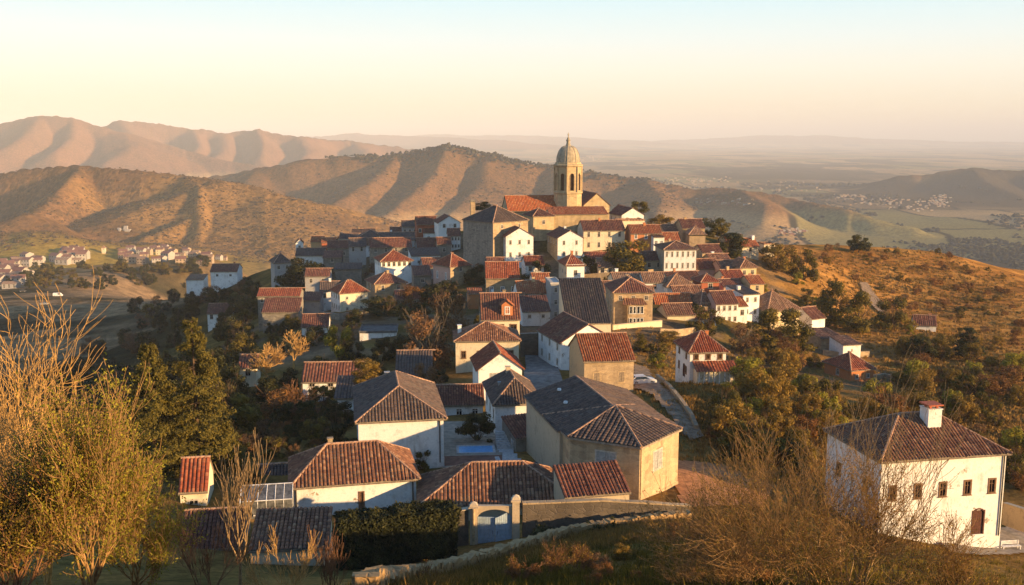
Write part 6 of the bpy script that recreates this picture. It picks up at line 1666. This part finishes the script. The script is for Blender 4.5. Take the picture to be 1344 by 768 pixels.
# tall evergreens behind the leafy trees
def conifer(label, px, py, Y, hpx, wpx, seed):
    p = at(px, py, Y); h = hpx*Y/F; root = empty('conifer_tree', p, seed); tag(root, label, 'tree')
    rs = np.random.RandomState(seed); n = 42000
    whorl = rs.uniform(0, 1, 170); whorl = np.sort(.06 + .93*whorl**1.1); th = rs.uniform(0, 2*np.pi, 170)
    half = (wpx/2*Y/F); ln = half*np.clip(1.05 - whorl, .04, 1)**.75*rs.uniform(.65, 1.12, 170)
    k = rs.choice(170, n, p=ln/ln.sum()); t = rs.uniform(.12, 1, n)**.7
    ang = th[k] + rs.normal(size=n)*.20*(1.2 - t*.5); r = ln[k]*t
    pos = np.stack([r*np.cos(ang), r*np.sin(ang), whorl[k]*h - r*.22 + .30*(r/half)**2*half + rs.normal(size=n)*.16], 1)
    nn = rs.normal(size=(n, 3))*.7 + np.stack([np.cos(ang), np.sin(ang), np.full(n, .5)], 1); nn /= np.linalg.norm(nn, axis=1)[:, None]
    link('crown', leaf_mesh('crown', pos, nn, (.165)*rs.uniform(.6, 1.3, n), .40 + .3*(t - .6) + rs.normal(size=n)*.18, 'leaf_conifer', 1.9, rs=rs), root)
    b = MB(); b.tube([(0, 0, -4), (0, 0, h*.5), (0, 0, h*.97)], [.3, .2, .03], 7)
    for q in range(0, 170, 2): b.tube([(0, 0, whorl[q]*h), (ln[q]*.9*math.cos(th[q]), ln[q]*.9*math.sin(th[q]), whorl[q]*h - ln[q]*.05)], [.05, .015], 3)
    b.build('trunk', MAT['bark'], root); TREES.append((p.x, p.y, 3)); return root
conifer('tall pointed conifer with sunlit golden green side', 262, 632, 106, 232, 136, 3)
conifer('shorter blunt conifer standing against the tall pointed one', 205, 632, 104, 195, 128, 4)
conifer('low spreading conifer at the foot of the tall pointed one', 300, 640, 108, 88, 82, 5)

# ------------------------------------------------------------------ grass of the slope by the viewer
def grass(name, label, poly, n, blade, seed, mat='dry_grass', thin=.07):
    rs = np.random.RandomState(seed); xs, ys = [q[0] for q in poly], [q[1] for q in poly]
    X, Y = [], []
    while len(X) < n:
        px, py = rs.uniform(min(xs), max(xs), 4000), rs.uniform(min(ys), max(ys), 4000)
        ok = inside(poly, px, py)
        for a, b in zip(px[ok][:n], py[ok][:n]): X.append(a); Y.append(b)
    G = {}
    pts = []
    hx, hy = hits(X[:n//14], Y[:n//14]); pts = np.stack([hx + rs.normal(size=len(hx))*.02*hy, hy*(1 + rs.normal(size=len(hx))*.008)], 1); c = np.repeat(pts, 14, 0); m = len(c); xy = c + rs.normal(size=(m, 2))*.22
    z = ground_h(xy[:, 0], xy[:, 1]); h = blade*rs.uniform(.4, 1.3, m)*np.repeat(rs.uniform(.5, 1.2, len(pts)), 14)
    ang = rs.uniform(0, 6.28, m); ln = h*rs.uniform(.1, .6, m); w = thin*rs.uniform(.5, 1, m)
    p0 = np.stack([xy[:, 0], xy[:, 1], z - .03], 1); sd = np.stack([-np.sin(ang), np.cos(ang), 0*ang], 1)*w[:, None]*.5
    tip = p0 + np.stack([np.cos(ang)*ln, np.sin(ang)*ln, h], 1); mid = p0*.45 + tip*.55 + np.stack([0*h, 0*h, h*.12], 1)
    co = np.stack([p0 - sd, p0 + sd, mid + sd*.7, tip, mid - sd*.7], 1).reshape(-1, 3)
    me = bpy.data.meshes.new(name); me.vertices.add(5*m); me.vertices.foreach_set('co', co.astype(np.float32).ravel())
    me.loops.add(5*m); me.loops.foreach_set('vertex_index', np.arange(5*m, dtype=np.int32)); me.polygons.add(m); me.polygons.foreach_set('loop_start', np.arange(0, 5*m, 5, dtype=np.int32)); me.update(calc_edges=True)
    me.attributes.new('tint', 'FLOAT', 'FACE').data.foreach_set('value', np.clip(.45 + np.repeat(rs.normal(size=len(pts))*.2, 14) + rs.normal(size=m)*.1, 0, 1).astype(np.float32))
    me.materials.append(MAT[mat]); o = link(name, me); o['kind'] = 'stuff'; o['label'] = label
grass('grass', 'long dry and green grass on the slope by the viewer', [(470,792),(600,752),(700,728),(900,692),(1010,680),(1100,700),(1344,740),(1344,800),(470,800)], 60000, .42, 1, 'leaf_olive', .05)
grass('dry_grass', 'tufts of dry golden grass beside the low wall', [(480,775),(600,742),(720,708),(900,680),(1000,686),(900,704),(760,724),(640,752),(560,792)], 30000, .5, 2, 'dry_grass', .05)
grass('slope_grass', 'tall grass and weeds on the slope under the village', [(826,436),(900,446),(990,470),(1060,540),(1130,560),(1060,640),(940,620),(900,560)], 40000, .55, 3, 'dry_grass', .16)
grass('hill_grass', 'dry golden tussocks covering the hill beyond', [(1075,340),(1130,330),(1230,330),(1344,372),(1344,640),(1250,560),(1150,480)], 70000, .6, 4, 'dry_grass', .35)

# ------------------------------------------------------------------ far villages and the plain
FARM = []
plain('farwall', (.36, .33, .30)); plain('farwall_tan', (.36, .27, .19)); plain('farroof', (.20, .10, .075), var=.4); plain('farroof_brown', (.30, .19, .12), var=.4)
def far_mesh(seed, wall, roof):
    rn = random.Random(seed); b = MB(); w, d, h, r = rn.uniform(9, 15), rn.uniform(8, 11), rn.uniform(5, 8), rn.uniform(2, 3)
    b.box(-w/2, w/2, -d/2, d/2, -4, h); e = .4
    for s in (-1, 1): b.face([(-w/2-e, s*(d/2+e), h-.2), (w/2+e, s*(d/2+e), h-.2), (w/2+e, 0, h+r), (-w/2-e, 0, h+r)][::(-1 if s > 0 else 1)], mi=1)
    for s in (-1, 1): b.face([(s*w/2, -d/2, h), (s*w/2, d/2, h), (s*w/2, 0, h+r)])
    for k in range(3):
        x = -w/2 + w*(k+.5)/3
        for z in (1.2, h - 2): b.face([(x-.6, -d/2-.03, z), (x+.6, -d/2-.03, z), (x+.6, -d/2-.03, z+1.4), (x-.6, -d/2-.03, z+1.4)], mi=2)
    return b.mesh('far_house', [MAT[wall], MAT[roof], MAT['glass']])
FARM = [far_mesh(s, w_, r_) for s, w_, r_ in ((1,'farwall','farroof'),(2,'farwall','farroof_brown'),(3,'farwall_tan','farroof'),(4,'farwall_tan','farroof_brown'),(5,'farwall','farroof'))]
def far_cluster(n, poly, label, grp, seed, idx, sc=(.7, 1.1)):
    rn = random.Random(seed); xs, ys = [q[0] for q in poly], [q[1] for q in poly]; got = []; tries = 0
    while len(got) < n and tries < 350:
        tries += 1; px, py = rn.uniform(min(xs), max(xs)), rn.uniform(min(ys), max(ys))
        if not in_poly(poly, px, py): continue
        p = hit(px, py)
        if any((p.x-q.x)**2 + (p.y-q.y)**2 < 80 for q in got): continue
        got.append(p); o = link('village_house', FARM[rn.choice(idx)]); o.location = (p.x, p.y, gz(p.x, p.y)); o.rotation_euler.z = rn.uniform(-.5, .5); s = rn.uniform(*sc); o.scale = (s, s, s)
        tag(o, label, 'house', grp)
far_cluster(22, [(-6,352),(18,348),(36,358),(36,372),(10,380),(-6,380)], 'small pale house with red roof packed in the shaded far village', 'houses of the shaded far village', 1, [0, 1, 4])
far_cluster(12, [(18,343),(55,340),(56,348),(20,350)], 'small white house in a row at the edge of the far village', 'row of far white houses', 2, [0, 1, 4])
far_cluster(14, [(72,340),(88,331),(110,334),(110,346),(72,347)], 'small white house on the far hillock above the fields', 'houses on the far hillock', 3, [0, 1, 4])
far_cluster(38, [(160,332),(200,328),(262,330),(300,341),(270,349),(200,347),(158,345)], 'sunlit tan house on the bright far rise', 'sunlit houses on the far rise', 4, [2, 3, 2, 0], (.6, 1.0))
p = hit(208, 334); tag(vehicle and H('tower_ruin', 'pale square ruin standing on the sunlit far rise', 204, 214, 328, 335, 8, 6, 'flat', .3, 'cream', 'tan', 'F2x2', grp=None), 'pale square ruin standing on the sunlit far rise', 'ruin')
p = hit(136, 333); H('tower_ruin', 'small pale tower between dark trees on the far rise', 133, 138, 325, 333, 8, 4, 'pyr', 2, 'cream', 'tan', 'F1x1', grp=None)
def ray_far(px, py):
    a, b = ray(px, py); ys = np.exp(np.linspace(math.log(1300), math.log(40000), 2500)); h = ground_h(a*ys, ys); i = int(np.argmax(b*ys <= h))
    return Vector((a*ys[i], ys[i], h[i])) if (b*ys <= h).any() else None
def specks(name, label, spots, n, size, mats, seed):
    """a far town seen as one mass of pale dots"""
    rn = random.Random(seed); b = MB()
    for k in range(n):
        x0, x1, y0, y1 = spots[rn.randrange(len(spots))]; p = ray_far(rn.triangular(x0, x1), rn.uniform(y0, y1))
        if p is None: continue
        w, d, h = (size*rn.uniform(.5, 1.3)*max(.7, p.y/4200) for _ in range(3)); h *= .55; z = gz(p.x, p.y)
        b.box(p.x - w/2, p.x + w/2, p.y - d/2, p.y + d/2, z - 5, z + h, rn.randrange(len(mats)))
    o = b.build(name, [MAT[m_] for m_ in mats]); o['kind'] = 'stuff'; o['label'] = label; return o
specks('distant_town', 'pale scattered town under the dark far hill', [(1110,1200,258,270),(1150,1260,262,278),(1090,1140,256,262),(1215,1250,256,272)], 230, 8, ['farwall_tan', 'farwall', 'farroof_brown', 'farwall_tan'], 1)
specks('distant_town', 'line of tiny pale buildings far out on the plain', [(820,1000,232,243),(960,1100,238,252),(880,960,235,239),(700,800,205,212)], 150, 8, ['farwall_tan', 'farwall_tan', 'farroof_brown'], 2)
specks('distant_hamlet', 'pale hamlet among dark trees in the near fields', [(1020,1060,301,309),(905,1000,262,270)], 60, 9, ['farwall', 'farwall_tan', 'farroof'], 3)
specks('distant_shed', 'few white farm roofs on the shaded hillside', [(148,172,296,305)], 7, 9, ['farwall'], 4)

def lumps(name, label, gen, n, size, mat, seed, flat=.75):
    """scrub and far woods: uneven low crowns, one mass"""
    rs = np.random.RandomState(seed); X, Y, S = gen(rs, n); Z = ground_h(X, Y); m = len(X)
    base = []
    for k in range(7): base.append((math.cos(k*2*math.pi/7), math.sin(k*2*math.pi/7), .25))
    for k in range(5): base.append((.62*math.cos(k*2*math.pi/5 + .4), .62*math.sin(k*2*math.pi/5 + .4), .8))
    base.append((0, 0, 1.0)); base = np.array(base)
    fc = []
    for k in range(7):
        j = int(k*5/7); fc.append((k, (k+1) % 7, 7 + j)); 
        j2 = int(((k+1) % 7)*5/7)
        if j2 != j: fc.append(((k+1) % 7, 7 + j2, 7 + j))
    for k in range(5): fc.append((7 + k, 7 + (k+1) % 5, 12))
    low = [(k, k) for k in range(7)]
    fc = np.array(fc); nv = 13
    jit = rs.uniform(.6, 1.35, (m, nv, 1)); co = base[None]*jit*np.stack([S, S*rs.uniform(.7, 1.3, m), S*flat*rs.uniform(.6, 1.3, m)], 1)[:, None, :]
    co += np.stack([X, Y, Z - S*.08], 1)[:, None, :]
    idx = (fc[None] + (np.arange(m)*nv)[:, None, None]).reshape(-1)
    me = bpy.data.meshes.new(name); me.vertices.add(m*nv); me.vertices.foreach_set('co', co.astype(np.float32).ravel())
    me.loops.add(len(idx)); me.loops.foreach_set('vertex_index', idx.astype(np.int32)); nf = len(idx)//3
    me.polygons.add(nf); me.polygons.foreach_set('loop_start', np.arange(0, 3*nf, 3, dtype=np.int32)); me.update(calc_edges=True)
    me.attributes.new('tint', 'FLOAT', 'FACE').data.foreach_set('value', np.clip(np.repeat(rs.uniform(.1, .8, m), len(fc)) + rs.normal(size=nf)*.1, 0, 1).astype(np.float32))
    me.materials.append(MAT[mat]); o = link(name, me); o['kind'] = 'stuff'; o['label'] = label; return o
foliage('scrub', [(.035,.028,.014), (.06,.042,.02), (.095,.06,.026), (.13,.08,.035)], 0)
foliage('woods', [(.022,.022,.013), (.035,.034,.018), (.05,.045,.024), (.07,.06,.03)], 0)
def gen_hills(rs, n):
    th = np.radians(rs.uniform(-29, 14, n*5)); r = np.exp(rs.uniform(math.log(1350), math.log(3300), n*5)); X, Y = r*np.sin(th), r*np.cos(th)
    z = ground_h(X, Y); dens = sstep(-.35, .35, fbm(X/160, Y/160, 4, 301)); ok = (z > -185) & (rs.uniform(0, 1, len(X)) < dens); X, Y = X[ok][:n], Y[ok][:n]
    return X, Y, rs.uniform(1.4, 3.4, len(X))*np.clip(Y/1900, .8, 1.5)
lumps('hill_scrub', 'low scrub dotted all over the open hills', gen_hills, 7000, 1, 'scrub', 1)
def gen_crest(rs, n):
    pl = [at(*p) for p in [(430,208,2900),(520,200,2850),(560,195,2830),(592,190,2800),(625,193,2800),(650,200,2800),(700,212,2800),(760,226,2800),(850,236,2750)]]
    X, Y = [], []
    for k in range(n):
        i = rs.randint(0, len(pl)-1); q = pl[i].lerp(pl[i+1], rs.uniform()); X.append(q.x + rs.normal()*14); Y.append(q.y + rs.normal()*24)
    return np.array(X), np.array(Y), rs.uniform(3, 7, n)
lumps('ridge_woods', 'dark woods along the crest of the middle hill', gen_crest, 1100, 1, 'woods', 2, 1.0)
def gen_plain(rs, n):
    th = np.radians(rs.uniform(4, 29, n*6)); r = np.exp(rs.uniform(math.log(1400), math.log(5200), n*6)); X, Y = r*np.sin(th), r*np.cos(th)
    z = ground_h(X, Y); d = fbm(X/330, Y/520, 4, 233 + 80) + .6*(np.abs(fbm(X/420, Y/520, 2, 401)) < .035)
    ok = (z < -200) & (d > .22 + rs.normal(size=len(X))*.05); X, Y = X[ok][:n], Y[ok][:n]
    return X, Y, rs.uniform(3.5, 7.5, len(X))*np.clip(Y/2600, .9, 1.8)
lumps('valley_woods', 'dark woods and tree lines between the fields of the plain', gen_plain, 5200, 1, 'woods', 3, .9)
